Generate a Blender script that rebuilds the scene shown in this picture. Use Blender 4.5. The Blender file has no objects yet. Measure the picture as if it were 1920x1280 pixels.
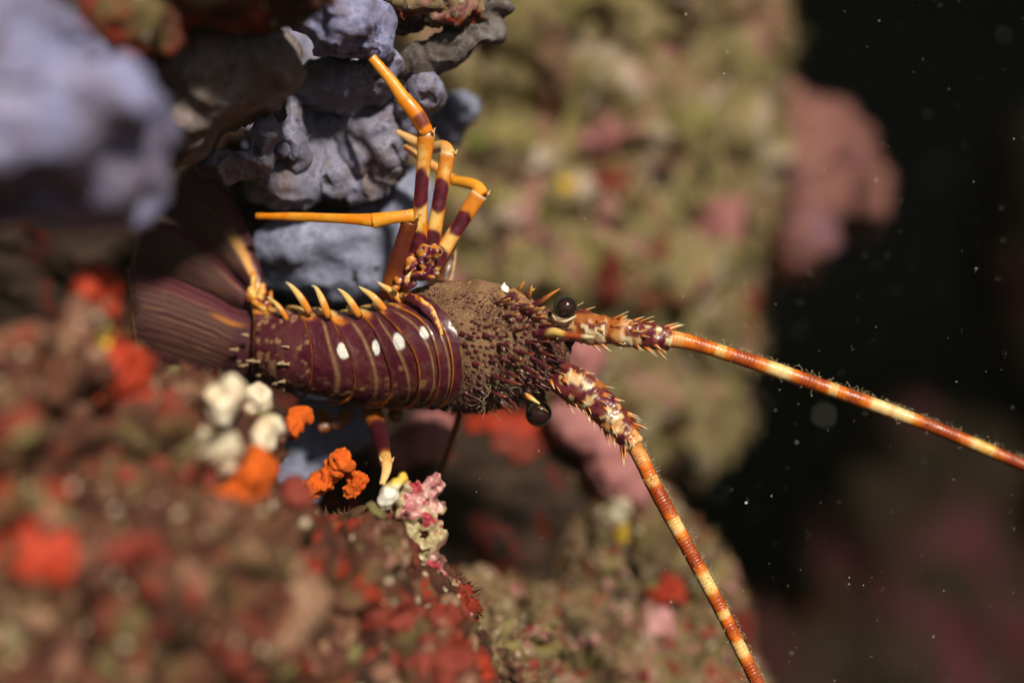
import bpy, math, random
import numpy as np
from mathutils import Vector
from mathutils.bvhtree import BVHTree

# ------------------------------------------------------------------ camera, world, sun, exposure
SC = bpy.context.scene
COL = SC.collection
DIST = 0.5                 # camera to focus plane (m)
U = 0.0002                 # metres per photograph pixel on the focus plane (1920 px = 0.384 m)

cam = bpy.data.cameras.new('camera')
cam.sensor_width = 36.0
cam.lens = 36.0 * DIST / (1920 * U)
cam.clip_start = 0.005
cam.clip_end = 60
cam.dof.use_dof = True
cam.dof.focus_distance = DIST - 0.004
cam.dof.aperture_fstop = 1.75
camo = bpy.data.objects.new('camera', cam)
COL.objects.link(camo)
camo.location = (0, -DIST, 0)
camo.rotation_euler = (math.radians(90), 0, 0)
SC.camera = camo

SUN_DIR = Vector((0.32, -0.79, 0.52)).normalized()     # towards the light
elev = math.asin(SUN_DIR.z)
azim = math.atan2(SUN_DIR.x, SUN_DIR.y)
world = bpy.data.worlds.new('World')
SC.world = world
world.use_nodes = True
wn = world.node_tree
bg = wn.nodes['Background']
sky = wn.nodes.new('ShaderNodeTexSky')
sky.sky_type = 'NISHITA'
sky.sun_disc = False
sky.sun_elevation = elev
sky.sun_rotation = azim
hsv = wn.nodes.new('ShaderNodeHueSaturation')          # sea water has filtered the sky down to a dull grey
hsv.inputs['Saturation'].default_value = 0.05
wn.links.new(sky.outputs[0], hsv.inputs['Color'])
wn.links.new(hsv.outputs[0], bg.inputs[0])
bg.inputs[1].default_value = 0.03                     # night dive: next to no light from above

sun = bpy.data.lights.new('sun', 'SUN')
sun.energy = 5.0
sun.angle = math.radians(5)
sun.color = (1.0, 0.92, 0.77)
suno = bpy.data.objects.new('sun', sun)
COL.objects.link(suno)
suno.location = SUN_DIR * 2
suno.rotation_euler = (-SUN_DIR).to_track_quat('-Z', 'Y').to_euler()

SC.view_settings.view_transform = 'Standard'
SC.view_settings.look = 'None'
SC.view_settings.gamma = 1
SC.view_settings.exposure = 1.5
SC.render.engine = 'CYCLES'
SC.cycles.use_denoising = True
SC.cycles.max_bounces = 6
SC.cycles.volume_bounces = 0
SC.cycles.use_adaptive_sampling = True

rng = np.random.default_rng(7)
random.seed(7)

# ------------------------------------------------------------------ helpers
def P(px, py, d=0.0):
    """photo pixel + depth behind the focus plane in mm -> world point"""
    d = d * 0.001
    k = (DIST + d) / DIST
    return np.array(((px - 960) * U * k, d, (640 - py) * U * k))

def Parr(a):
    return np.array([P(*r[:3]) for r in a])

def _hash(ix, iy, iz, seed):
    h = (ix * 374761393 + iy * 668265263 + iz * 2147483647 + seed * 974634777) & 0xffffffff
    h = ((h ^ (h >> 13)) * 1274126177) & 0xffffffff
    h = ((h ^ (h >> 16)) * 2246822519) & 0xffffffff
    return ((h ^ (h >> 15)) & 0xffff) / 32767.5 - 1.0

def vnoise(p, seed=0):
    """smooth value noise, p (n,3) -> about -1..1"""
    p = np.asarray(p, float)
    i = np.floor(p).astype(np.int64)
    f = p - i
    w = f * f * f * (f * (f * 6 - 15) + 10)
    out = 0
    for dx in (0, 1):
        for dy in (0, 1):
            for dz in (0, 1):
                ww = (w[:, 0] if dx else 1 - w[:, 0]) * (w[:, 1] if dy else 1 - w[:, 1]) * (w[:, 2] if dz else 1 - w[:, 2])
                out = out + ww * _hash(i[:, 0] + dx, i[:, 1] + dy, i[:, 2] + dz, seed)
    return out

_R = np.array([[0.36, 0.48, -0.8], [-0.8, 0.60, 0.0], [0.48, 0.64, 0.6]])
def fbm(p, octv=4, seed=0, gain=0.5, lac=2.03):
    p = np.asarray(p, float)
    a, s, t = 1.0, 0, 0
    for k in range(octv):
        s = s + a * vnoise(p, seed + k)
        t += a
        a *= gain
        p = (p @ _R.T) * lac + 11.3
    return s / t

def sstep(a, b, x):
    t = np.clip((x - a) / (b - a), 0, 1)
    return t * t * (3 - 2 * t)

def mixc(c, d, m):
    m = np.asarray(m)[..., None]
    return np.asarray(c) * (1 - m) + np.asarray(d) * m

ORG = {}
def link(name, me, origin, mat, parent=None):
    o = bpy.data.objects.new(name, me)
    COL.objects.link(o)
    origin = np.asarray(origin, float)
    ORG[o.name] = origin
    if parent is not None:
        o.parent = parent
        o.location = origin - ORG[parent.name]
    else:
        o.location = origin
    if mat is not None and len(me.materials) == 0:
        me.materials.append(mat)
    return o

def mesh(name, v, f, mat, parent=None, col=None, origin=None, smooth=True):
    v = np.asarray(v, float)
    if origin is None:
        origin = (v.min(0) + v.max(0)) / 2
        if parent is None:
            origin[2] = v[:, 2].min()
    me = bpy.data.meshes.new(name)
    me.from_pydata((v - origin).tolist(), [], f if isinstance(f, list) else f.tolist())
    if smooth:
        me.polygons.foreach_set('use_smooth', np.ones(len(me.polygons), bool))
    if col is not None:
        at = me.color_attributes.new('Col', 'FLOAT_COLOR', 'POINT')
        c = np.ones((len(v), 4), np.float32)
        c[:, :3] = np.clip(col, 0, 1)
        at.data.foreach_set('color', c.ravel())
    me.update()
    return link(name, me, origin, mat, parent)

def empty(name, origin):
    o = bpy.data.objects.new(name, None)
    COL.objects.link(o)
    o.empty_display_size = 0.01
    o.location = origin
    ORG[o.name] = np.asarray(origin, float)
    return o

def tag(o, label, cat=None, group=None, kind=None):
    if label: o['label'] = label
    if cat: o['category'] = cat
    if group: o['group'] = group
    if kind: o['kind'] = kind
    return o

def grid_faces(nu, nv, wrap=False):
    i, j = np.meshgrid(np.arange(nu - 1), np.arange(nv if wrap else nv - 1), indexing='ij')
    a = i * nv + j
    b = i * nv + (j + 1) % nv
    return np.stack([a, b, b + nv, a + nv], -1).reshape(-1, 4)

def smooth_path(pts, n):
    """Catmull-Rom through rows (any number of columns) -> n rows"""
    p = np.asarray(pts, float)
    p = np.vstack([2 * p[0] - p[1], p, 2 * p[-1] - p[-2]])
    seg = np.linalg.norm(np.diff(p[1:-1, :3], axis=0), axis=1)
    acc = np.concatenate([[0], np.cumsum(seg)])
    s = np.linspace(0, acc[-1], n)
    k = np.clip(np.searchsorted(acc, s, 'right') - 1, 0, len(seg) - 1)
    t = ((s - acc[k]) / np.maximum(seg[k], 1e-9))[:, None]
    a, b, c, d = p[k], p[k + 1], p[k + 2], p[k + 3]
    return 0.5 * (2 * b + (c - a) * t + (2 * a - 5 * b + 4 * c - d) * t * t + (3 * b - a - 3 * c + d) * t ** 3)

def tube(pts, n=24, m=14, flat=0.8, rfun=None, caps=True):
    """pts rows (px,py,depth_mm,width_px) -> v, faces, t(along), ang (0 faces the lens)"""
    w = np.array([np.append(P(*r[:3]), r[3] * U * 0.5 * (DIST + r[2] * .001) / DIST) for r in pts])
    return tube3(w, n, m, flat, rfun, caps)

def tube3(w, n=24, m=14, flat=0.8, rfun=None, caps=True, ref=(0, -1, 0)):
    q = smooth_path(w, n)
    c, r = q[:, :3], np.maximum(q[:, 3], 1e-5)
    T = np.gradient(c, axis=0)
    T /= np.linalg.norm(T, axis=1)[:, None] + 1e-12
    ref = np.asarray(ref, float)
    N = ref - (T @ ref)[:, None] * T
    N /= np.linalg.norm(N, axis=1)[:, None] + 1e-12
    B = np.cross(T, N)
    ang = np.linspace(-math.pi, math.pi, m, endpoint=False)
    t = np.linspace(0, 1, n)
    tt, aa = np.meshgrid(t, ang, indexing='ij')
    rr = r[:, None] * np.ones(m)
    if rfun is not None:
        rr = rr * rfun(tt, aa)
    v = c[:, None] + rr[..., None] * (flat * np.cos(aa)[..., None] * N[:, None] + np.sin(aa)[..., None] * B[:, None])
    v = v.reshape(-1, 3)
    f = grid_faces(n, m, True).tolist()
    tt, aa = tt.ravel(), aa.ravel()
    if caps:
        f.append(list(range(m))[::-1])
        f.append(list(range((n - 1) * m, n * m)))
    return v, f, tt, aa

def cone(base, d, length, rad, curve=(0, 0, 0), n=5, m=6, flat=1.0):
    """curved spine; returns v, f, t"""
    base, d, curve = np.asarray(base, float), np.asarray(d, float), np.asarray(curve, float)
    d = d / (np.linalg.norm(d) + 1e-12)
    rows = []
    for k in range(n):
        s = k / (n - 1)
        c = base + d * length * s + curve * length * s * s
        rows.append(np.append(c, rad * (1 - s) ** 1.25 + rad * 0.05))
    a = np.abs(d)
    ref = np.array((0, -1, 0.0)) if a[1] < 0.9 else np.array((0, 0, 1.0))
    v, f, t, an = tube3(np.array(rows), n, m, flat, None, True, ref)
    return v, f, t

class Bag:
    """collects shapes into one mesh"""
    def __init__(s): s.v, s.f, s.c, s.n = [], [], [], 0
    def add(s, v, f, c=None):
        s.v.append(v)
        s.f += [[i + s.n for i in q] for q in (f if isinstance(f, list) else f.tolist())]
        s.n += len(v)
        if c is not None: s.c.append(np.broadcast_to(np.asarray(c, float), (len(v), 3)))
    def build(s, name, mat, parent=None, **k):
        return mesh(name, np.vstack(s.v), s.f, mat, parent, np.vstack(s.c) if s.c else None, **k)

_ico = {}
def ico(level):
    if level not in _ico:
        import bmesh
        b = bmesh.new()
        bmesh.ops.create_icosphere(b, subdivisions=level, radius=1)
        v = np.array([x.co[:] for x in b.verts])
        f = np.array([[q.index for q in x.verts] for x in b.faces])
        b.free()
        _ico[level] = (v, f)
    return _ico[level]

def vnormals(v, f):
    q = np.asarray(f)
    n = np.zeros_like(v)
    fn = np.cross(v[q[:, 2]] - v[q[:, 0]], v[q[:, -1]] - v[q[:, 1]]) if q.shape[1] == 4 else np.cross(v[q[:, 1]] - v[q[:, 0]], v[q[:, 2]] - v[q[:, 0]])
    for k in range(q.shape[1]):
        np.add.at(n, q[:, k], fn)
    return n / (np.linalg.norm(n, axis=1)[:, None] + 1e-15)

def organic_vf(blobs, voxel, smooth=6, disp=None, seed=0, wob=0.18):
    """blobs rows (px,py,depth_mm,rx_px,ry_px,rdepth_mm[,tilt_deg]) fused into one skin"""
    bag_v, bag_f, n = [], [], 0
    iv, jf = ico(4)
    for k, b in enumerate(blobs):
        kk = (DIST + b[2] * .001) / DIST
        r = np.array((b[3] * U * kk, b[5] * .001, b[4] * U * kk))
        v = iv * (1 + wob * fbm(iv * 1.7 + seed * 3.1 + k * 7.7, 2, seed))[:, None] * r
        if len(b) > 6:
            a = math.radians(b[6])
            v = np.stack([v[:, 0] * math.cos(a) - v[:, 2] * math.sin(a), v[:, 1], v[:, 0] * math.sin(a) + v[:, 2] * math.cos(a)], 1)
        bag_v.append(v + P(*b[:3]))
        bag_f.append(jf + n)
        n += len(v)
    me = bpy.data.meshes.new('tmp')
    me.from_pydata(np.vstack(bag_v).tolist(), [], np.vstack(bag_f).tolist())
    o = bpy.data.objects.new('tmp', me)
    COL.objects.link(o)
    md = o.modifiers.new('r', 'REMESH')
    md.mode = 'VOXEL'
    md.voxel_size = voxel
    md.adaptivity = 0
    dg = bpy.context.evaluated_depsgraph_get()
    ev = o.evaluated_get(dg)
    m2 = ev.to_mesh()
    v = np.zeros(len(m2.vertices) * 3)
    m2.vertices.foreach_get('co', v)
    v = v.reshape(-1, 3)
    nl = len(m2.loops)
    lv = np.zeros(nl, np.int32)
    m2.loops.foreach_get('vertex_index', lv)
    lt = np.zeros(len(m2.polygons), np.int32)
    m2.polygons.foreach_get('loop_total', lt)
    assert (lt == 4).all()
    f = lv.reshape(-1, 4)
    ev.to_mesh_clear()
    bpy.data.objects.remove(o)
    bpy.data.meshes.remove(me)
    e = np.vstack([f[:, [0, 1]], f[:, [1, 2]], f[:, [2, 3]], f[:, [3, 0]]])
    deg = np.bincount(e.ravel(), minlength=len(v))[:, None]
    for _ in range(smooth):
        s = np.zeros_like(v)
        np.add.at(s, e[:, 0], v[e[:, 1]])
        np.add.at(s, e[:, 1], v[e[:, 0]])
        v = 0.4 * v + 0.6 * s / deg
    if disp is not None:
        nn = vnormals(v, f)
        v = v + nn * disp(v)[:, None]
    return v, f

ROCKS = []
def organic(name, blobs, voxel, mat, smooth=6, disp=None, seed=0, parent=None, cast=True, wob=0.18):
    v, f = organic_vf(blobs, voxel, smooth, disp, seed, wob)
    o = mesh(name, v, f, mat, parent)
    if cast:
        ROCKS.append((o, BVHTree.FromPolygons(v.tolist(), f.tolist()), v, f))
    return o

def hit(px, py, only=None):
    """where the line of sight through a pixel meets rock or sponge -> point, normal"""
    o = Vector((0, -DIST, 0))
    d = (Vector(P(px, py)) - o).normalized()
    best = None
    for ob, bvh, *_ in ROCKS:
        if only and ob.name.split('.')[0] not in only:
            continue
        p, n, i, dist = bvh.ray_cast(o, d)
        if p is not None and (best is None or dist < best[2]):
            if n.dot(d) > 0: n = -n
            best = (np.array(p), np.array(n), dist, (ob, bvh, *_))
    return best

# ------------------------------------------------------------------ materials
def new_mat(name):
    m = bpy.data.materials.new(name)
    m.use_nodes = True
    nt = m.node_tree
    return m, nt, nt.nodes['Principled BSDF']

def N(nt, typ, **k):
    n = nt.nodes.new(typ)
    for a, b in k.items():
        if a in n.inputs.keys():
            n.inputs[a].default_value = b
        else:
            setattr(n, a, b)
    return n

def noise(nt, vec, scale, detail=4, rough=0.55, dist=0.0):
    n = N(nt, 'ShaderNodeTexNoise', Scale=scale, Detail=detail, Roughness=rough, Distortion=dist)
    nt.links.new(vec, n.inputs['Vector'])
    return n.outputs['Fac']

def ramp(nt, fac, stops, interp='LINEAR'):
    r = nt.nodes.new('ShaderNodeValToRGB')
    r.color_ramp.interpolation = interp
    el = r.color_ramp.elements
    while len(el) < len(stops): el.new(0.5)
    for e, (p, c) in zip(el, stops):
        e.position = p
        e.color = (*c, 1) if len(c) == 3 else c
    nt.links.new(fac, r.inputs[0])
    return r.outputs[0]

def mix(nt, fac, a, b, mode='MIX'):
    n = nt.nodes.new('ShaderNodeMix')
    n.data_type = 'RGBA'
    n.blend_type = mode
    for s, x in ((n.inputs[0], fac), (n.inputs[6], a), (n.inputs[7], b)):
        if isinstance(x, (int, float)): s.default_value = x
        elif isinstance(x, tuple): s.default_value = (*x, 1)
        else: nt.links.new(x, s)
    return n.outputs[2]

def bump(nt, h, strength, dist, bsdf, prev=None):
    b = N(nt, 'ShaderNodeBump', Strength=strength, Distance=dist)
    nt.links.new(h, b.inputs['Height'])
    if prev is not None: nt.links.new(prev, b.inputs['Normal'])
    nt.links.new(b.outputs[0], bsdf.inputs['Normal'])
    return b.outputs[0]

def objvec(nt):
    return nt.nodes.new('ShaderNodeTexCoord').outputs['Object']

def encrust(name, base, patches, seed=0, spot=None, bs=0.7, scale=1.0, rough=0.8):
    """rock overgrown with crusts: base = ramp colours, patches = [(colour, noise scale, threshold, width)]"""
    m, nt, b = new_mat(name)
    mp = N(nt, 'ShaderNodeMapping')
    nt.links.new(objvec(nt), mp.inputs[0])
    mp.inputs['Location'].default_value = (seed * 1.7, seed * 0.9, seed * 2.3)
    v = mp.outputs[0]
    c = ramp(nt, noise(nt, v, 55 * scale, 6, 0.65, 0.4), [(0.28 + 0.44 * i / (len(base) - 1), x) for i, x in enumerate(base)])
    for k, (pc, ps, th, wd) in enumerate(patches):
        mp2 = N(nt, 'ShaderNodeMapping')
        nt.links.new(v, mp2.inputs[0])
        mp2.inputs['Location'].default_value = (k * 3.1 + 1, k * 1.3, k * 5.7)
        msk = ramp(nt, noise(nt, mp2.outputs[0], ps * scale, 4, 0.6, 0.6), [(th, (0, 0, 0)), (th + wd, (1, 1, 1))])
        c = mix(nt, msk, c, pc)
    if spot:
        vo = N(nt, 'ShaderNodeTexVoronoi', Scale=spot[1] * scale)
        nt.links.new(v, vo.inputs['Vector'])
        msk = ramp(nt, vo.outputs['Distance'], [(spot[2], (1, 1, 1)), (spot[2] + 0.08, (0, 0, 0))])
        c = mix(nt, msk, c, spot[0])
    fine = noise(nt, v, 900 * scale, 5, 0.7)
    c = mix(nt, 0.55, c, ramp(nt, fine, [(0.3, (0.35, 0.35, 0.35)), (0.7, (1, 1, 1))]), 'MULTIPLY')
    nt.links.new(c, b.inputs['Base Color'])
    b.inputs['Roughness'].default_value = rough
    b.inputs['Specular IOR Level'].default_value = 0.25
    n1 = bump(nt, noise(nt, v, 260 * scale, 6, 0.7), bs, 0.002, b)
    bump(nt, fine, bs * 0.6, 0.0006, b, n1)
    return m

def sponge_mat(name, c0, c1, c2, seed=0, stain=None):
    m, nt, b = new_mat(name)
    v = objvec(nt)
    c = ramp(nt, noise(nt, v, 45 + seed, 5, 0.6, 0.5), [(0.3, c0), (0.52, c1), (0.74, c2)])
    vo = N(nt, 'ShaderNodeTexVoronoi', Scale=330, feature='DISTANCE_TO_EDGE')
    w = N(nt, 'ShaderNodeVectorMath', operation='ADD')
    nz = N(nt, 'ShaderNodeTexNoise', Scale=160, Detail=3)
    nt.links.new(v, nz.inputs['Vector'])
    sc = N(nt, 'ShaderNodeVectorMath', operation='SCALE', Scale=0.006)
    nt.links.new(nz.outputs['Color'], sc.inputs[0])
    nt.links.new(v, w.inputs[0])
    nt.links.new(sc.outputs[0], w.inputs[1])
    nt.links.new(w.outputs[0], vo.inputs['Vector'])
    net = ramp(nt, vo.outputs['Distance'], [(0.0, (1, 1, 1)), (0.16, (0, 0, 0))])
    c = mix(nt, mix(nt, ramp(nt, noise(nt, v, 60, 3), [(0.36, (0, 0, 0)), (0.62, (.75, .75, .75))]), (0, 0, 0), net), c, tuple(min(1, x * 1.25 + .02) for x in c2))
    vp = N(nt, 'ShaderNodeTexVoronoi', Scale=125, Randomness=1.0)
    nt.links.new(w.outputs[0], vp.inputs['Vector'])
    pore = ramp(nt, vp.outputs['Distance'], [(0.10, (1, 1, 1)), (0.30, (0, 0, 0))])
    pm = mix(nt, ramp(nt, noise(nt, v, 48, 2), [(0.46, (0, 0, 0)), (0.6, (1, 1, 1))]), (0, 0, 0), pore)
    c = mix(nt, pm, c, tuple(x * 0.45 for x in c0))
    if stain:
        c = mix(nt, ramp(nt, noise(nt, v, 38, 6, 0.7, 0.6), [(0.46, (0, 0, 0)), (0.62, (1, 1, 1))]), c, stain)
    silt = ramp(nt, noise(nt, v, 520, 6, 0.8), [(0.58, (0, 0, 0)), (0.68, (.7, .7, .7))])
    c = mix(nt, silt, c, (0.30, 0.25, 0.19))
    fine = noise(nt, v, 1300, 4, 0.7)
    c = mix(nt, 0.4, c, ramp(nt, fine, [(0.3, (0.45, 0.45, 0.45)), (0.7, (1, 1, 1))]), 'MULTIPLY')
    nt.links.new(c, b.inputs['Base Color'])
    b.inputs['Roughness'].default_value = 0.6
    b.inputs['Specular IOR Level'].default_value = 0.3
    b.inputs['Subsurface Weight'].default_value = 0.3
    b.inputs['Subsurface Radius'].default_value = (1.0, 0.75, 0.7)
    b.inputs['Subsurface Scale'].default_value = 0.003
    n1 = bump(nt, noise(nt, v, 240, 5, 0.55), 0.45, 0.0014, b)
    n2 = bump(nt, net, 0.25, 0.0003, b, n1)
    inv = N(nt, 'ShaderNodeMath', operation='SUBTRACT')
    inv.inputs[0].default_value = 1.0
    nt.links.new(pm, inv.inputs[1])
    n3 = bump(nt, inv.outputs[0], 1.0, 0.0018, b, n2)
    bump(nt, fine, 0.35, 0.0003, b, n3)
    return m

def plain(name, c0, c1, sc=300, rough=0.7, bs=0.5, bd=0.0006, sss=0.0, spec=0.3):
    m, nt, b = new_mat(name)
    v = objvec(nt)
    f = noise(nt, v, sc, 5, 0.65, 0.3)
    nt.links.new(ramp(nt, f, [(0.32, c0), (0.7, c1)]), b.inputs['Base Color'])
    b.inputs['Roughness'].default_value = rough
    b.inputs['Specular IOR Level'].default_value = spec
    if sss:
        b.inputs['Subsurface Weight'].default_value = sss
        b.inputs['Subsurface Radius'].default_value = (1.0, 0.5, 0.25)
        b.inputs['Subsurface Scale'].default_value = 0.0025
    bump(nt, noise(nt, v, sc * 2.2, 5, 0.7), bs, bd, b)
    return m

def shell(name, rough=0.3, coat=0.0, nsc=900, var=0.35, bs=0.25, bd=0.0003, sss=0.0, spec=0.5, dirt=None):
    """colour from the part's own markings, broken up by grain"""
    m, nt, b = new_mat(name)
    v = objvec(nt)
    at = N(nt, 'ShaderNodeVertexColor', layer_name='Col')
    f = noise(nt, v, nsc, 5, 0.7)
    c = mix(nt, var, at.outputs[0], ramp(nt, f, [(0.3, (0.35, 0.3, 0.3)), (0.72, (1.15, 1.15, 1.1))]), 'MULTIPLY')
    if dirt:
        msk = ramp(nt, noise(nt, v, 420, 6, 0.75), [(dirt[1], (0, 0, 0)), (dirt[1] + 0.16, (1, 1, 1))])
        c = mix(nt, msk, c, dirt[0])
    nt.links.new(c, b.inputs['Base Color'])
    nt.links.new(ramp(nt, noise(nt, v, 260, 4, 0.6), [(0.3, (rough * .7,) * 3), (0.7, (min(1, rough * 1.5),) * 3)]), b.inputs['Roughness'])
    b.inputs['Specular IOR Level'].default_value = spec
    b.inputs['Coat Weight'].default_value = coat
    b.inputs['Coat Roughness'].default_value = 0.12
    if sss:
        b.inputs['Subsurface Weight'].default_value = sss
        b.inputs['Subsurface Radius'].default_value = (1.0, 0.4, 0.12)
        b.inputs['Subsurface Scale'].default_value = 0.0022
    bump(nt, f, bs, bd, b)
    return m

OLIVE = [(0.10, 0.07, 0.035), (0.33, 0.26, 0.11), (0.46, 0.35, 0.17), (0.56, 0.40, 0.27)]
M = {}
M['wall'] = encrust('overgrown_wall', OLIVE,
    [((0.58, 0.27, 0.24), 27, 0.54, 0.05), ((0.46, 0.39, 0.13), 24, 0.55, 0.05), ((0.10, 0.045, 0.03), 28, 0.58, 0.05), ((0.74, 0.58, 0.46), 33, 0.57, 0.05), ((0.24, 0.02, 0.015), 22, 0.63, 0.04), ((0.04, 0.03, 0.025), 30, 0.62, 0.05)], 1, bs=0.9)
M['midrock'] = encrust('overgrown_ledge', [(0.05, 0.03, 0.018), (0.19, 0.13, 0.06), (0.30, 0.2, 0.11), (0.38, 0.24, 0.17)],
    [((0.40, 0.18, 0.16), 60, 0.55, 0.05), ((0.28, 0.035, 0.015), 52, 0.59, 0.04), ((0.04, 0.022, 0.015), 56, 0.57, 0.05), ((0.30, 0.24, 0.08), 70, 0.58, 0.05), ((0.55, 0.5, 0.36), 95, 0.62, 0.04)], 4, spot=((0.5, 0.42, 0.3), 120, 0.10))
M['forerock'] = encrust('red_crusted_rock', [(0.02, 0.007, 0.005), (0.07, 0.021, 0.012), (0.125, 0.047, 0.026), (0.21, 0.10, 0.058)],
    [((0.28, 0.026, 0.010), 38, 0.55, 0.05), ((0.13, 0.09, 0.035), 42, 0.55, 0.06), ((0.28, 0.135, 0.09), 48, 0.58, 0.05), ((0.36, 0.28, 0.17), 60, 0.64, 0.05), ((0.035, 0.014, 0.01), 50, 0.60, 0.05)], 2, spot=((0.6, 0.48, 0.35), 110, 0.10))
M['darkrock'] = encrust('brown_crevice_rock', [(0.01, 0.007, 0.005), (0.05, 0.03, 0.02), (0.09, 0.05, 0.03)],
    [((0.14, 0.02, 0.012), 40, 0.58, 0.06)], 3)
M['farrock'] = encrust('dim_far_rock', [(0.03, 0.02, 0.015), (0.14, 0.1, 0.06), (0.2, 0.15, 0.1)],
    [((0.34, 0.1, 0.13), 14, 0.52, 0.06), ((0.26, 0.04, 0.02), 12, 0.62, 0.06)], 6, scale=0.5)
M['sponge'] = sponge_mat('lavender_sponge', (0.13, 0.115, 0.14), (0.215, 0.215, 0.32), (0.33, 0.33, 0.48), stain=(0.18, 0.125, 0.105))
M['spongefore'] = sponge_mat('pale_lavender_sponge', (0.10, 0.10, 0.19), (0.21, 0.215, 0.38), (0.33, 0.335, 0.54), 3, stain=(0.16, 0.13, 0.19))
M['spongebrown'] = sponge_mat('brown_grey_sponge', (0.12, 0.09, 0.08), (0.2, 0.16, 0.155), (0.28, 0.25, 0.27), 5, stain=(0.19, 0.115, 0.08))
M['slate'] = sponge_mat('slate_sponge', (0.14, 0.15, 0.22), (0.225, 0.245, 0.36), (0.33, 0.35, 0.49), 8)
M['leafsponge'] = sponge_mat('dusky_sponge', (0.06, 0.045, 0.04), (0.12, 0.09, 0.08), (0.2, 0.19, 0.2), 2)
M['pink'] = plain('pink_coralline', (0.36, 0.13, 0.13), (0.5, 0.22, 0.21), 130, 0.75, 0.5, 0.001)
M['pinkmix'] = encrust('mottled_pink_coralline', [(0.2, 0.08, 0.08), (0.46, 0.2, 0.17), (0.6, 0.3, 0.24)], [((0.3, 0.16, 0.22), 30, 0.58, 0.08), ((0.34, 0.22, 0.15), 40, 0.62, 0.08)], 9)
M['pinkbright'] = plain('bright_pink_coralline', (0.45, 0.14, 0.16), (0.62, 0.36, 0.34), 350, 0.6, 0.6, 0.001, spec=0.5)
M['red'] = plain('red_sponge', (0.26, 0.016, 0.007), (0.48, 0.055, 0.018), 200, 0.65, 0.7, 0.001)
M['dullred'] = plain('dull_red_sponge', (0.13, 0.014, 0.009), (0.24, 0.045, 0.026), 200, 0.7, 0.7, 0.001)
M['orange'] = plain('orange_sponge', (0.7, 0.07, 0.005), (0.85, 0.2, 0.015), 600, 0.6, 0.9, 0.0012, sss=0.15)
M['white'] = plain('cream_white_tunicate', (0.55, 0.42, 0.26), (0.82, 0.76, 0.62), 120, 0.45, 0.3, 0.0008, sss=0.2)
M['cream'] = plain('cream_crust', (0.4, 0.33, 0.22), (0.62, 0.54, 0.4), 300, 0.6, 0.7, 0.001)
M['yellow'] = plain('yellow_sponge', (0.6, 0.36, 0.03), (0.75, 0.5, 0.06), 300, 0.6, 0.6, 0.001)
M['green'] = plain('green_algae', (0.12, 0.17, 0.02), (0.22, 0.3, 0.04), 300, 0.6, 0.6, 0.001)
M['olive'] = plain('olive_turf', (0.1, 0.08, 0.03), (0.24, 0.2, 0.08), 300, 0.85, 0.8, 0.001)
M['tan'] = plain('tan_crust', (0.15, 0.07, 0.042), (0.34, 0.20, 0.125), 300, 0.7, 0.8, 0.001)
M['shell'] = shell('lobster_shell', 0.3, 0.35, 1100, 0.4, 0.2, 0.0002, dirt=((0.17, 0.10, 0.055), 0.63))
M['carapace'] = shell('felted_carapace', 0.85, 0.0, 1700, 0.95, 1.0, 0.0008, spec=0.2)
M['spine'] = shell('spine_shell', 0.35, 0.2, 1500, 0.3, 0.15, 0.0002)
M['leg'] = shell('leg_shell', 0.36, 0.12, 900, 0.38, 0.22, 0.0003, sss=0.22, dirt=((0.30, 0.16, 0.05), 0.66))
M['fan'] = shell('tail_fan_skin', 0.55, 0.05, 1300, 0.4, 0.35, 0.0003)
M['hair'] = plain('pale_filament', (0.35, 0.27, 0.15), (0.55, 0.45, 0.28), 800, 0.7, 0.1, 0.0001)
M['speck'] = plain('drifting_speck', (0.5, 0.5, 0.4), (0.8, 0.8, 0.7), 900, 0.6, 0.1, 0.0001)
m, nt, b = new_mat('eye_cornea')
at = N(nt, 'ShaderNodeVertexColor', layer_name='Col')
nt.links.new(at.outputs[0], b.inputs['Base Color'])
b.inputs['Roughness'].default_value = 0.12
b.inputs['Coat Weight'].default_value = 0.15
b.inputs['Coat Roughness'].default_value = 0.03
M['eye'] = m

# ------------------------------------------------------------------ the setting: rock behind, ledge below, crevice, far rocks
def lumps(a1, s1, a2, s2, seed):
    return lambda v: a1 * fbm(v * s1 + seed, 3, seed) + a2 * np.abs(fbm(v * s2 + seed * 2, 3, seed + 9)) * 1.6

def pitted(a1, s1, a2, s2, a3, s3, seed):
    def g(v):
        pit = np.clip(np.abs(fbm(v * s3 + seed * 5, 2, seed + 3)) , 0, .25) / .25
        return a1 * fbm(v * s1 + seed, 3, seed) + a2 * fbm(v * s2 + 3 * fbm(v * s1, 2, seed)[:, None], 3, seed + 9) - a3 * (1 - pit) ** 3
    return g

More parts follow.
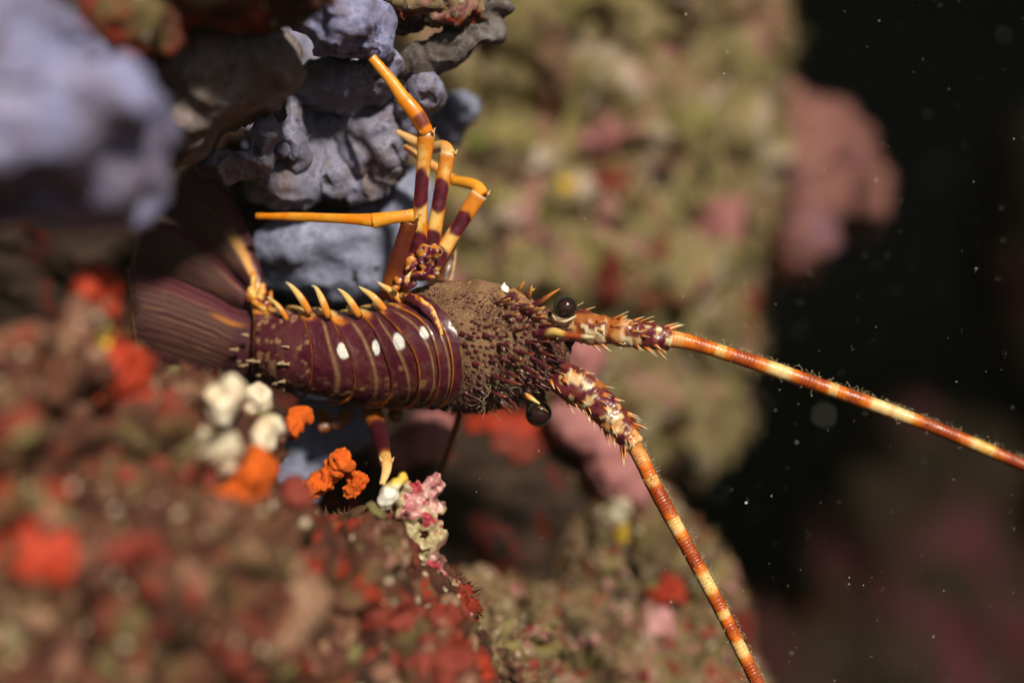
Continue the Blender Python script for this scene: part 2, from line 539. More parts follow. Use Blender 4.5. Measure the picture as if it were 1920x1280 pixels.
wall = organic('rock_wall', [
    (1090, 120, 335, 420, 420, 125), (1130, 480, 335, 310, 340, 120), (1310, 260, 345, 150, 420, 85),
    (1250, 640, 330, 170, 190, 90), (960, 480, 320, 260, 420, 120), (1190, 760, 320, 150, 140, 80), (1370, 120, 350, 85, 250, 70),
    (1080, -250, 340, 460, 300, 140)], 0.0034, M['wall'], 3, pitted(0.016, 18, 0.006, 60, 0.018, 24, 1), 1)
tag(wall, 'olive and pink overgrown rock wall standing out of focus behind the lobster', kind='structure')
back = organic('crevice_rock', [
    (420, 700, 150, 400, 520, 60), (200, 300, 140, 460, 460, 60), (880, 950, 175, 300, 210, 60), (440, 100, 150, 340, 260, 60)],
    0.0040, M['darkrock'], 3, lumps(0.010, 40, 0.006, 90, 2), 2)
tag(back, 'dark brown rock at the back of the crevice', kind='structure')
ledge = organic('rock_ledge', [
    (1150, 1010, 150, 140, 140, 45), (1270, 1160, 150, 130, 160, 55), (1060, 1230, 125, 230, 140, 55), (900, 1190, 75, 160, 120, 45),
    (1080, 880, 165, 110, 65, 40), (1000, 850, 170, 110, 55, 30), (1350, 1290, 145, 80, 110, 50), (1180, 1330, 125, 290, 110, 60)],
    0.0022, M['midrock'], 3, pitted(0.006, 45, 0.005, 120, 0.012, 45, 3), 3)
tag(ledge, 'brown and pink encrusted rock ledge below the lobster', kind='structure')
fore = organic('foreground_rock', [
    (100, 700, -89, 140, 110, 40), (180, 600, -87, 46, 100, 26, -12), (40, 920, -98, 210, 230, 50), (320, 850, -64, 140, 115, 40),
    (280, 1110, -81, 330, 230, 55), (590, 1080, -38, 190, 115, 40), (440, 840, -41, 95, 90, 32), (350, 750, -51, 90, 50, 22), (230, 740, -72, 90, 80, 28),
    (780, 1190, -13, 115, 140, 34), (690, 1030, -13, 105, 80, 26), (640, 1270, -42, 300, 140, 46), (150, 1330, -89, 300, 200, 60)],
    0.0016, M['forerock'], 3, pitted(0.0065, 45, 0.004, 140, 0.016, 44, 4), 4)
tag(fore, 'red and brown encrusted rock filling the lower left foreground', kind='structure')
far = organic('far_rock', [
    (1640, 1090, 1050, 150, 200, 150), (1720, 960, 1080, 130, 190, 140), (1850, 1200, 1060, 220, 190, 160), (1600, 1250, 1000, 210, 150, 150)],
    0.017, M['farrock'], 3, lumps(0.06, 9, 0.03, 25, 5), 5)
tag(far, 'dim purple and olive rock far off at the lower right', kind='structure')
far2 = organic('far_rock', [(1930, 480, 1250, 70, 260, 150), (1960, 700, 1250, 70, 200, 150)], 0.02, M['farrock'], 3, lumps(0.06, 9, 0.03, 25, 6), 6)
tag(far2, 'barely lit rock far off at the right edge', kind='structure')

# ------------------------------------------------------------------ sponges
def fold(a1, s1, a2, s2, seed):
    def g(v):
        w = v + .006 * np.stack([fbm(v * 60 + k * 9, 2, seed + k) for k in range(3)], 1)
        ridge = (1 - np.abs(fbm(w * s2 + seed * 2, 2, seed + 5))) ** 4
        dent = np.clip(fbm(w * s2 * 1.9 + 4, 2, seed + 7), 0, 1)
        return a1 * fbm(v * s1 + seed, 2, seed) + a2 * (ridge - .5) - a2 * .9 * dent + .0007 * fbm(v * 260, 3, seed + 8)
    return g
o = organic('lobed_sponge', [(50, 90, -130, 140, 110, 40), (200, 220, -125, 85, 90, 33), (80, 280, -130, 165, 105, 40), (170, 325, -125, 90, 60, 30), (30, 200, -120, 140, 160, 45), (-80, 150, -120, 150, 240, 50)],
    0.0021, M['spongefore'], 7, fold(0.010, 34, 0.006, 40, 11), 11)
tag(o, 'pale lavender lumpy sponge, blurred and close to the lens at upper left', 'sponge')
o = organic('lobed_sponge', [(400, 120, -26, 150, 95, 30), (505, 125, -22, 72, 84, 24), (340, 230, -24, 90, 80, 26), (420, 190, -24, 100, 66, 24)],
    0.0013, M['spongebrown'], 12, fold(0.007, 32, 0.004, 42, 12), 12)
tag(o, 'big shaded brown sponge lobe hanging over the tail fan', 'sponge')
o = organic('lobed_sponge', [(500, 252, -2, 34, 58, 11, -14), (470, 300, 2, 66, 26, 12, 8), (420, 312, 4, 60, 34, 14), (548, 240, 12, 20, 80, 9, 4)],
    0.0010, M['sponge'], 8, fold(0.005, 55, 0.003, 70, 13), 13)
tag(o, 'blue grey sponge lobe with a lit right face, just above the tail fan', 'sponge')
o = organic('lobed_sponge', [(655, 50, -8, 84, 76, 20), (690, 95, -6, 44, 32, 14), (600, 20, -8, 70, 60, 20)],
    0.0011, M['spongefore'], 7, fold(0.005, 50, 0.003, 70, 14), 14)
tag(o, 'pale lavender pitted sponge that the raised leg tip touches', 'sponge')
o = organic('lobed_sponge', [(650, 158, 16, 88, 44, 14, -6), (705, 140, 14, 38, 56, 13), (590, 165, 20, 62, 40, 13), (578, 262, 26, 24, 92, 11, 6), (625, 262, 34, 30, 84, 9, -4), (692, 262, 30, 54, 72, 13, 8), (655, 348, 33, 84, 30, 12, -14), (535, 345, 28, 62, 40, 13, 6), (733, 300, 36, 22, 62, 10), (600, 200, 50, 170, 160, 16)],
    0.0010, M['sponge'], 6, fold(0.006, 48, 0.004, 60, 15), 15, wob=0.2)
tag(o, 'grey folded sponge mass behind the upper legs', 'sponge')
o = organic('plate_sponge', [(610, 455, 44, 150, 66, 16, 4), (640, 520, 50, 160, 50, 16, -6), (765, 390, 50, 50, 80, 14), (700, 465, 46, 110, 80, 15)],
    0.0012, M['slate'], 12, fold(0.004, 34, 0.002, 40, 16), 16)
tag(o, 'smooth slate grey sponge plate between the tail and the legs', 'sponge')
o = organic('leaf_sponge', [(888, 46, 12, 62, 40, 5, -8), (928, 58, 12, 24, 30, 4), (840, 92, 14, 62, 34, 8, 28), (782, 118, 16, 46, 36, 9), (905, 15, 12, 56, 26, 6)],
    0.0009, M['leafsponge'], 5, fold(0.003, 60, 0.0015, 80, 17), 17)
tag(o, 'dark dusky leaf shaped sponge jutting out at the top centre', 'sponge')
o = organic('lobed_sponge', [(798, 172, 16, 38, 40, 11), (772, 215, 26, 38, 46, 11), (822, 176, 14, 18, 30, 8)],
    0.0010, M['sponge'], 5, fold(0.002, 90, 0.001, 140, 18), 18)
tag(o, 'small grey sponge knob with a lit rim right of the raised leg', 'sponge')
o = organic('lobed_sponge', [(862, 205, 75, 38, 40, 14), (835, 240, 78, 34, 36, 12)], 0.0014, M['slate'], 5, fold(0.003, 90, 0.001, 140, 19), 19)
tag(o, 'blurred pale grey sponge knob behind the bent leg knees', 'sponge')
o = organic('encrusted_stone', [(825, 8, 6, 80, 36, 10, -6), (760, 15, 8, 30, 36, 9), (880, -25, 8, 60, 40, 10)], 0.0011, M['midrock'], 3, lumps(0.003, 90, 0.003, 230, 20), 20)
tag(o, 'olive and rust encrusted stone at the top edge above the leaf sponge', 'stone')
o = organic('encrusted_stone', [(420, -10, -60, 190, 56, 22), (250, 40, -75, 74, 80, 20, 30), (480, -34, -45, 80, 44, 20), (470, -165, -92, 170, 80, 20), (400, -110, -80, 150, 55, 24)], 0.0017, M['forerock'], 3, lumps(0.005, 70, 0.003, 200, 21), 21)  # highest blobs: unseen overhang added above the frame to shade the brown sponge lobe
tag(o, 'rusty red stone along the top edge between the two upper left sponges, plus an added unseen overhang casting shade', 'stone')
o = organic('lobed_sponge', [(590, 830, 62, 60, 90, 14, 10), (660, 800, 66, 60, 50, 14), (560, 890, 60, 50, 60, 14)], 0.0015, M['slate'], 5, fold(0.003, 70, 0.001, 140, 23), 23)
tag(o, 'grey sponge in the shade under the abdomen', 'sponge')

# pink coralline masses
o = organic('coralline_crust', [(1500, 330, 330, 70, 150, 40), (1488, 460, 320, 52, 66, 36), (1555, 290, 350, 54, 100, 36), (1470, 250, 320, 44, 60, 34), (1605, 370, 380, 38, 64, 30)],
    0.004, M['pinkmix'], 4, lumps(0.016, 30, 0.008, 70, 31), 31)
tag(o, 'tall pink coralline lobe on the right edge of the rock wall', 'coralline crust')
o = organic('coralline_crust', [(1085, 672, 125, 46, 62, 16), (1065, 720, 125, 40, 50, 14)], 0.002, M['pink'], 5, lumps(0.004, 60, 0.002, 120, 32), 32)
tag(o, 'smooth pink coralline knob between the two antenna bases', 'coralline crust')
o = organic('coralline_crust', [(1090, 800, 122, 64, 46, 15, -35), (1150, 868, 122, 66, 50, 15, -50), (1195, 915, 125, 34, 50, 14)], 0.002, M['pink'], 5, lumps(0.004, 60, 0.002, 120, 33), 33)
tag(o, 'long pink coralline ridge behind the lower antenna base', 'coralline crust')
o = organic('coralline_crust', [(800, 820, 92, 60, 40, 14, 25), (740, 850, 95, 46, 36, 12)], 0.002, M['pink'], 4, lumps(0.004, 60, 0.002, 120, 34), 34)
tag(o, 'blurred pink coralline patch under the carapace', 'coralline crust')

# ------------------------------------------------------------------ growth set on the rocks
def crust(name, px, py, rx, ry, mat, label, cat, only=None, thick=0.35, seed=0, rough=0.25, lev=4):
    """a ragged cushion grown over the skin of whatever rock the pixel shows"""
    h = hit(px, py, only)
    if h is None: return None
    p, n, _, rk = h
    ob, bvh, v, f = rk
    k = (p[1] + DIST) / DIST
    R = np.array((rx, (rx + ry) * .5, ry)) * U * k * 1.25
    q = (v - p) / R
    d = np.linalg.norm(q, axis=1)
    near = d < 2
    dd = np.full(len(v), 9.0)
    dd[near] = d[near] + 0.75 * fbm(v[near] * (1.1 / R.min()) + seed * 7.3, 3, seed)
    if not hasattr(crust, 'nn'): crust.nn = {}
    if ob.name not in crust.nn: crust.nn[ob.name] = vnormals(v, f)
    nn = crust.nn[ob.name]
    keep = (dd[f] < 1.0).all(1)
    ff = f[keep]
    if len(ff) < 4: return None
    idx, inv = np.unique(ff.ravel(), return_inverse=True)
    vv = v[idx]; g = dd[idx]
    hgt = min(rx, ry) * U * k * thick
    up = hgt * np.clip(1 - g, -.2, 1) ** .5 * (0.75 + .6 * fbm(vv * (2.2 / R.min()) + seed, 3, seed + 1)) + .0004
    top = vv + nn[idx] * np.where(g > .93, -.0002, up)[:, None]
    f2 = inv.reshape(-1, 4)
    # one round of subdivision for a softer skin
    cen = top[f2].mean(1)
    e = np.sort(np.vstack([f2[:, [0, 1]], f2[:, [1, 2]], f2[:, [2, 3]], f2[:, [3, 0]]]), 1)
    eu, ei = np.unique(e, axis=0, return_inverse=True)
    ei = ei.ravel()
    mid = (top[eu[:, 0]] + top[eu[:, 1]]) / 2
    n0, n1, m_ = len(top), len(top) + len(mid), len(f2)
    E = [n0 + ei[a * m_:(a + 1) * m_] for a in range(4)]
    C = n1 + np.arange(m_)
    F = np.vstack([np.stack([f2[:, a], E[a], C, E[a - 1]], 1) for a in range(4)])
    o = mesh(name, np.vstack([top, mid, cen]), F, mat)
    return tag(o, label, cat)

crust('red_sponge', 1140, 535, 26, 60, M['dullred'], 'dark red sponge streak on the wall above the upper antenna base', 'sponge', ['rock_wall'], seed=1)
crust('red_sponge', 1395, 590, 38, 44, M['red'], 'red sponge patch on the wall where the upper antenna starts to thin', 'sponge', ['rock_wall'], seed=2)
crust('red_sponge', 1050, 205, 52, 20, M['dullred'], 'wide dark red sponge patch high on the wall', 'sponge', ['rock_wall'], seed=3)
crust('red_sponge', 1310, 545, 22, 22, M['dullred'], 'small round dark red sponge on the wall beside the red patch', 'sponge', ['rock_wall'], seed=4)
crust('red_sponge', 1215, 565, 22, 26, M['red'], 'small red sponge on the wall right above the upper antenna spines', 'sponge', ['rock_wall'], seed=5)
crust('yellow_sponge', 1058, 340, 18, 17, M['yellow'], 'small bright yellow sponge on the olive wall', 'sponge', ['rock_wall'], seed=6)
crust('green_algae', 898, 268, 28, 20, M['green'], 'bright green algae tuft on the wall right of the leg knees', 'algae', ['rock_wall'], seed=7)
crust('green_algae', 1010, 405, 26, 34, M['green'], 'green algae tuft on the wall below the yellow sponge', 'algae', ['rock_wall'], seed=8)
crust('coralline_crust', 1140, 245, 46, 36, M['pink'], 'pink coralline patch in the upper middle of the wall', 'coralline crust', ['rock_wall'], seed=9, thick=.2)
crust('coralline_crust', 1260, 290, 36, 28, M['tan'], 'tan pink crust in the middle of the wall', 'coralline crust', ['rock_wall'], seed=10, thick=.2)
crust('coralline_crust', 1350, 405, 44, 40, M['pink'], 'pink coralline patch on the wall left of the tall pink lobe', 'coralline crust', ['rock_wall'], seed=11, thick=.2)
crust('coralline_crust', 1035, 125, 36, 56, M['tan'], 'pale tan crust near the top of the wall', 'coralline crust', ['rock_wall'], seed=12, thick=.2)
crust('coralline_crust', 1455, 65, 30, 34, M['tan'], 'tan crust on the upper right rim of the wall', 'coralline crust', ['rock_wall'], seed=13)
crust('red_sponge', 960, 790, 70, 34, M['red'], 'red sponge on the ledge below the spiny carapace edge', 'sponge', seed=14, thick=.25)
crust('red_sponge', 990, 830, 80, 30, M['dullred'], 'dark red sponge on the ledge under the lower eye', 'sponge', seed=15, thick=.25)
crust('red_sponge', 1400, 1190, 34, 52, M['dullred'], 'dull red sponge on the right rim of the ledge behind the lower antenna', 'sponge', ['rock_ledge'], seed=16)
crust('red_sponge', 1255, 1110, 34, 30, M['red'], 'rust red sponge on the ledge left of the lower antenna', 'sponge', ['rock_ledge'], seed=17)
crust('red_sponge', 895, 1255, 50, 28, M['red'], 'red sponge cushion at the bottom edge below the pink coralline cluster', 'sponge', seed=18, thick=.3)
crust('red_sponge', 640, 945, 40, 22, M['red'], 'red sponge cushion on the foreground rock left of the coralline cluster', 'sponge', seed=19, thick=.3)
crust('red_sponge', 185, 520, 44, 50, M['red'], 'red sponge on the topmost peak of the foreground rock', 'sponge', ['foreground_rock'], seed=20, thick=.25)
crust('red_sponge', 245, 690, 46, 66, M['red'], 'red sponge on the foreground rock left of the white tunicates', 'sponge', ['foreground_rock'], seed=21, thick=.25)
crust('red_sponge', 90, 1050, 76, 52, M['red'], 'large blurred red sponge at the lower left of the foreground rock', 'sponge', ['foreground_rock'], seed=22, thick=.25)
crust('red_sponge', 255, 1035, 60, 34, M['dullred'], 'dull red sponge in the middle of the foreground rock', 'sponge', ['foreground_rock'], seed=23, thick=.25)
crust('red_sponge', 740, 1140, 60, 50, M['dullred'], 'dull red cushion below the pink coralline cluster', 'sponge', ['foreground_rock'], seed=24, thick=.25)
crust('yellow_sponge', 195, 640, 34, 22, M['yellow'], 'ochre sponge under the red peak of the foreground rock', 'sponge', ['foreground_rock'], seed=25, thick=.2)
crust('tan_crust', 590, 1140, 62, 74, M['tan'], 'large pale tan crust near the bottom centre of the foreground rock', 'crust', ['foreground_rock'], seed=26, thick=.25)
crust('tan_crust', 420, 850, 60, 36, M['cream'], 'cream crust just below the white tunicates', 'crust', ['foreground_rock'], seed=27, thick=.25)
crust('tan_crust', 340, 740, 60, 44, M['tan'], 'tan crust left of the white tunicates', 'crust', ['foreground_rock'], seed=28, thick=.25)
crust('cream_crust', 1160, 950, 26, 34, M['cream'], 'cream crust on the ledge below the long pink ridge', 'crust', ['rock_ledge'], seed=29)
crust('cream_crust', 1230, 1090, 14, 14, M['white'], 'small white crust dot on the ledge left of the lower antenna', 'crust', ['rock_ledge'], seed=30)
crust('coralline_crust', 1235, 1160, 26, 26, M['pinkbright'], 'bright pink crust on the ledge below the small white dot', 'coralline crust', ['rock_ledge'], seed=31)
crust('yellow_sponge', 1170, 1000, 14, 16, M['yellow'], 'tiny ochre sponge on the ledge beside the cream crust', 'sponge', ['rock_ledge'], seed=32)

# small uncountable growth: nodules joined per kind, seated on the rock skins
def nodules(rock, kind_mat, count, rmin, rmax, name, label, seed, region=None):
    r = np.random.default_rng(seed)
    ob, bvh, v, f = next(x for x in ROCKS if x[0] is rock)
    nn = vnormals(v, f)
    cand = np.where(nn[:, 1] < 0.35)[0]
    px = v[cand, 0] / U * DIST / (v[cand, 1] + DIST) + 960
    py = 640 - v[cand, 2] / U * DIST / (v[cand, 1] + DIST)
    ok = (px > -60) & (px < 1980) & (py > -60) & (py < 1340)
    if region is not None: ok &= region(px, py)
    mask = fbm(v[cand] * 55 + seed * 3.3, 2, seed) > 0.05
    cand = cand[ok & mask]
    if len(cand) == 0: return
    cand = r.choice(cand, min(count, len(cand)), replace=False)
    iv, jf = ico(2)
    bag = Bag()
    for c in cand:
        s = rmin + (rmax - rmin) * r.random() ** 3
        q = iv * (1 + 0.35 * vnoise(iv * 1.8 + r.random(3) * 50, seed))[:, None]
        q = q * s * (0.6 + 0.8 * r.random(3)); q = q - nn[c] * (q @ nn[c])[:, None] * 0.55
        bag.add(v[c] + nn[c] * s * 0.08 + q, jf)
    o = bag.build(name, kind_mat)
    return tag(o, label, kind='stuff')

nodules(fore, M['dullred'], 200, .0010, .006, 'red_growth', 'small dull red growths all over the foreground rock', 1)
nodules(fore, M['tan'], 140, .0008, .005, 'tan_growth', 'small tan and pinkish growths on the foreground rock', 2)
nodules(fore, M['cream'], 70, .0004, .0022, 'cream_growth', 'tiny cream dots on the foreground rock', 3)
nodules(fore, M['olive'], 120, .001, .005, 'olive_growth', 'olive turf tufts on the foreground rock', 4)
nodules(ledge, M['pinkbright'], 110, .0008, .0035, 'pink_growth', 'small pink knobs on the rock ledge', 5)
nodules(ledge, M['cream'], 110, .0006, .0032, 'cream_growth', 'tiny cream dots on the rock ledge', 6)
nodules(ledge, M['olive'], 120, .001, .005, 'olive_growth', 'olive turf tufts on the rock ledge', 7)
nodules(ledge, M['dullred'], 80, .001, .005, 'red_growth', 'small dull red growths on the rock ledge', 8)

def turf(rock, count, ln, mat, name, label, seed, cols):
    """short algal fuzz, far too fine to count"""
    r = np.random.default_rng(seed)
    ob, bvh, v, f = next(x for x in ROCKS if x[0] is rock)
    nn = vnormals(v, f)
    dens = fbm(v * 45 + seed, 3, seed)
    cand = np.where((nn[:, 1] < 0.4) & (dens > -0.05))[0]
    c = r.choice(cand, count)
    p = v[c] + r.normal(0, .0005, (count, 3))
    n = nn[c] + r.normal(0, .45, (count, 3)); n /= np.linalg.norm(n, axis=1)[:, None]
    t1 = np.cross(n, r.normal(0, 1, (count, 3))); t1 /= np.linalg.norm(t1, axis=1)[:, None]
    t2 = np.cross(n, t1)
    L = ln * (.35 + r.random(count) ** 2 * 1.3); w = L * r.uniform(.06, .2, count)
    a = p - n * (L * .15)[:, None]
    V = np.stack([a + t1 * w[:, None], a - t1 * (w * .5)[:, None] + t2 * (w * .87)[:, None], a - t1 * (w * .5)[:, None] - t2 * (w * .87)[:, None],
                  p + n * L[:, None] + r.normal(0, .3, (count, 3)) * L[:, None]], 1)
    b = np.arange(count)[:, None] * 4
    F = np.concatenate([b + np.array([[0, 1, 3]]), b + np.array([[1, 2, 3]]), b + np.array([[2, 0, 3]])])
    cc = np.asarray(cols)[r.integers(0, len(cols), count)] * r.uniform(.6, 1.4, (count, 1))
    o = mesh(name, V.reshape(-1, 3), F, mat, None, np.repeat(cc, 4, 0))
    return tag(o, label, kind='stuff')
M['turf'] = shell('turf', 0.7, 0.0, 900, 0.3, 0.1, 0.0002, spec=0.3)
turf(fore, 40000, .0022, M['turf'], 'turf', 'fine brown red turf growing over the foreground rock', 21, [(0.10, 0.03, 0.018), (0.15, 0.06, 0.033), (0.13, 0.09, 0.04), (0.2, 0.10, 0.062), (0.15, 0.02, 0.012)])
turf(ledge, 16000, .0032, M['turf'], 'turf', 'fine olive brown turf growing over the rock ledge', 22, [(0.18, 0.12, 0.06), (0.28, 0.2, 0.1), (0.3, 0.14, 0.11), (0.24, 0.2, 0.08), (0.2, 0.04, 0.02)])
turf(wall, 12000, .008, M['turf'], 'turf', 'fine olive turf growing over the rock wall', 23, [(0.3, 0.24, 0.1), (0.42, 0.34, 0.16), (0.4, 0.26, 0.18), (0.3, 0.28, 0.1)])

# white tunicates
def blobthing(name, blobs, voxel, mat, label, cat, disp=None, seed=0, smooth=4, wob=0.34, group=None, out=0):
    h = hit(blobs[-1][0], blobs[-1][1], ['foreground_rock'])
    if h is not None:
        sh = h[0][1] * 1000 - blobs[-1][2] - 1.5 - out
        if abs(sh) < 45: blobs = [(b[0], b[1], b[2] + sh, *b[3:]) for b in blobs]
    o = organic(name, blobs, voxel, mat, smooth, disp or (lambda v: .0022 * fbm(v * 130, 3, seed)), seed, cast=False, wob=wob)
    return tag(o, label, cat, group)
blobthing('tunicate', [(438, 730, -48, 24, 32, 7, 15), (420, 760, -48, 22, 40, 8, -10), (404, 748, -46, 16, 26, 7)], .0009, M['white'], 'tall white tunicate, left of the three white ones', 'tunicate', seed=41)
blobthing('tunicate', [(480, 742, -47, 28, 24, 6, -20), (494, 758, -45, 16, 20, 6), (470, 772, -45, 22, 20, 7)], .0009, M['white'], 'round cream tunicate, middle of the three white ones', 'tunicate', seed=42)
blobthing('tunicate', [(512, 798, -44, 26, 20, 6, 30), (496, 812, -44, 22, 22, 7), (494, 832, -46, 20, 20, 7)], .0009, M['white'], 'lowest of the three white tunicates, below the round one', 'tunicate', seed=43)

# orange sponges
fz = lambda v: 0.0011 * fbm(v * 700, 2, 5) + 0.0022 * fbm(v * 190, 2, 6)
blobthing('orange_sponge', [(598, 906, -8, 30, 20, 5, 32), (620, 884, -9, 22, 20, 4.4, 40), (641, 860, -10, 20, 20, 4.2), (575, 926, -6, 24, 16, 5)], .0006, M['orange'], 'fuzzy orange finger sponge rising left of the striped lower leg', 'sponge', fz, 44, 3)
blobthing('orange_sponge', [(668, 900, -6, 19, 22, 4), (660, 920, -6, 18, 16, 4)], .0006, M['orange'], 'small fuzzy orange sponge stub beside the orange finger', 'sponge', fz, 45, 3)
blobthing('orange_sponge', [(560, 780, -22, 20, 19, 4), (548, 800, -26, 14, 22, 5)], .0007, M['orange'], 'round orange sponge ball right of the white tunicates', 'sponge', fz, 46, 3)
blobthing('orange_sponge', [(482, 890, -60, 30, 46, 18), (410, 945, -62, 46, 26, 18), (445, 935, -62, 56, 32, 18)], .0012, M['orange'], 'bright blurred orange sponge sheet on the foreground rock', 'sponge', fz, 47, 3, out=-6)

# pink coralline cluster under the lower leg
r = np.random.default_rng(90)
ck = [(765, 960, -4, 52, 50, 9), (780, 1040, -4, 40, 60, 8)]
while len(ck) < 150:
    px = 700 + 130 * r.random(); py = 900 + 200 * r.random()
    cx = 765 + (py - 900) * 0.16
    if abs(px - cx) > 62 * (1 - 0.45 * (py - 900) / 200) or (py < 935 and px < 742): continue
    d = -4 - 11 * math.sqrt(max(0, 1 - ((px - cx) / 66) ** 2)) + 3 * r.random()
    w_ = 5 + 9 * r.random() ** 2
    ck.append((px, py, d, w_ * (.7 + .6 * r.random()), w_ * (.7 + .8 * r.random()), w_ * .2, r.uniform(-60, 60)))
cv, cf = organic_vf(ck, .0006, 1, lambda v: .0007 * fbm(v * 420, 3, 8), 49, .45)
n1 = fbm(cv * 140, 3, 2); n2 = fbm(cv * 420, 2, 3); n3 = fbm(cv * 90 + 5, 2, 6)
c = mixc((0.42, 0.13, 0.14), (0.68, 0.42, 0.38), sstep(-.3, .4, n2))
c = mixc(c, (0.16, 0.07, 0.05), sstep(.05, .22, n1))
c = mixc(c, (0.42, 0.34, 0.18), sstep(.14, .26, n3))
c = mixc(c, (0.38, 0.03, 0.05), sstep(.22, .32, fbm(cv * 170 + 9, 2, 11)))
M['coralline'] = shell('knobbly_coralline', 0.5, 0.1, 1200, 0.4, 0.4, 0.0004, spec=0.5)
o = mesh('coralline_cluster', cv, cf, M['coralline'], None, c)
tag(o, 'knobbly pink coralline cluster in focus under the striped lower leg', 'coralline cluster')
tipv, tipf = organic_vf([(728, 930, -22, 18, 26, 3.5, -25), (742, 908, -22, 18, 12, 3.2, 30), (756, 895, -21, 9, 12, 2.2)], .0005, 3, lambda v: .0006 * fbm(v * 400, 2, 3), 48)
c = mixc((0.85, 0.82, 0.7), (0.75, 0.5, 0.06), sstep(P(735, 918, -22)[2], P(750, 900, -22)[2], tipv[:, 2]))
o2 = mesh('tip', tipv, tipf, M['coralline'], o, c)
o2['label'] = 'white and yellow bleached tip'

# ------------------------------------------------------------------ the spiny lobster
MAROON = np.array((0.07, 0.008, 0.018)); PURPLE = np.array((0.10, 0.019, 0.030)); ORANGE = np.array((0.72, 0.24, 0.02))
YELLOW = np.array((0.85, 0.55, 0.16)); AMBER = np.array((0.62, 0.2, 0.02)); CREAM = np.array((0.85, 0.72, 0.45)); TAN = np.array((0.30, 0.17, 0.085)); WHITE = np.array((0.9, 0.88, 0.82))
ROLL = math.radians(25)
AX = np.array([  # px, py centre, depth mm, half height px
    (430, 628, 36, 50), (480, 636, 31, 66), (560, 657, 24, 86), (650, 671, 19, 91), (740, 664, 16, 103), (800, 652, 13, 117),
    (850, 647, 12, 125), (900, 645, 11, 126), (950, 648, 10, 114), (1000, 655, 9, 91), (1030, 660, 9, 72), (1048, 663, 9, 56), (1070, 664, 9, 30)], float)
_xs = np.linspace(430, 1070, 641)
_tab = np.stack([np.interp(_xs, AX[:, 0], AX[:, k]) for k in (1, 2, 3)], 1)
_ker = np.hanning(61); _ker /= _ker.sum()
_tab = np.stack([np.convolve(np.pad(_tab[:, k], 30, mode='reflect', reflect_type='odd'), _ker, 'valid') for k in range(3)], 1)

def body(x, th, scale=1.0, lift=0.0):
    """surface point: x = photo column of the axis station, th = angle from the back's midline (+ = upper flank), arrays"""
    x = np.asarray(x, float); th = np.asarray(th, float) + 0 * x; x = x + 0 * th
    def ctr(xx):
        py = np.interp(xx, _xs, _tab[:, 0]); d = np.interp(xx, _xs, _tab[:, 1]) * .001
        k = (DIST + d) / DIST
        return np.stack([(xx - 960) * U * k, d, (640 - py) * U * k], -1), k
    c, k = ctr(x)
    c2, _ = ctr(x + 2); c1, _ = ctr(x - 2)
    T = c2 - c1; T /= np.linalg.norm(T, axis=-1)[..., None]
    D = np.array((0, -math.cos(ROLL), -math.sin(ROLL)))
    D = D - (T @ D)[..., None] * T; D /= np.linalg.norm(D, axis=-1)[..., None]
    L = np.cross(T, D)
    L = np.where(L[..., 2:3] < 0, -L, L)
    rw = np.interp(x, _xs, _tab[:, 2]) * U * k / 0.972 * scale
    rh = rw * 0.86
    co = np.cos(th)
    co = np.where(co < 0, co * 0.45, co)
    n = np.sin(th)[..., None] * L + co[..., None] * D
    p = c + (rw * np.sin(th))[..., None] * L + (rh * co)[..., None] * D
    return p + n * np.asarray(lift)[..., None], n, T

lob = empty('spiny_lobster', P(760, 770, 20))
tag(lob, 'purple and orange spiny lobster backed into the crevice under grey sponges', 'lobster')

def sweep(th, a):
    return a * (1 - np.cos(np.clip(th - 0.15, -1.75, 1.75)))

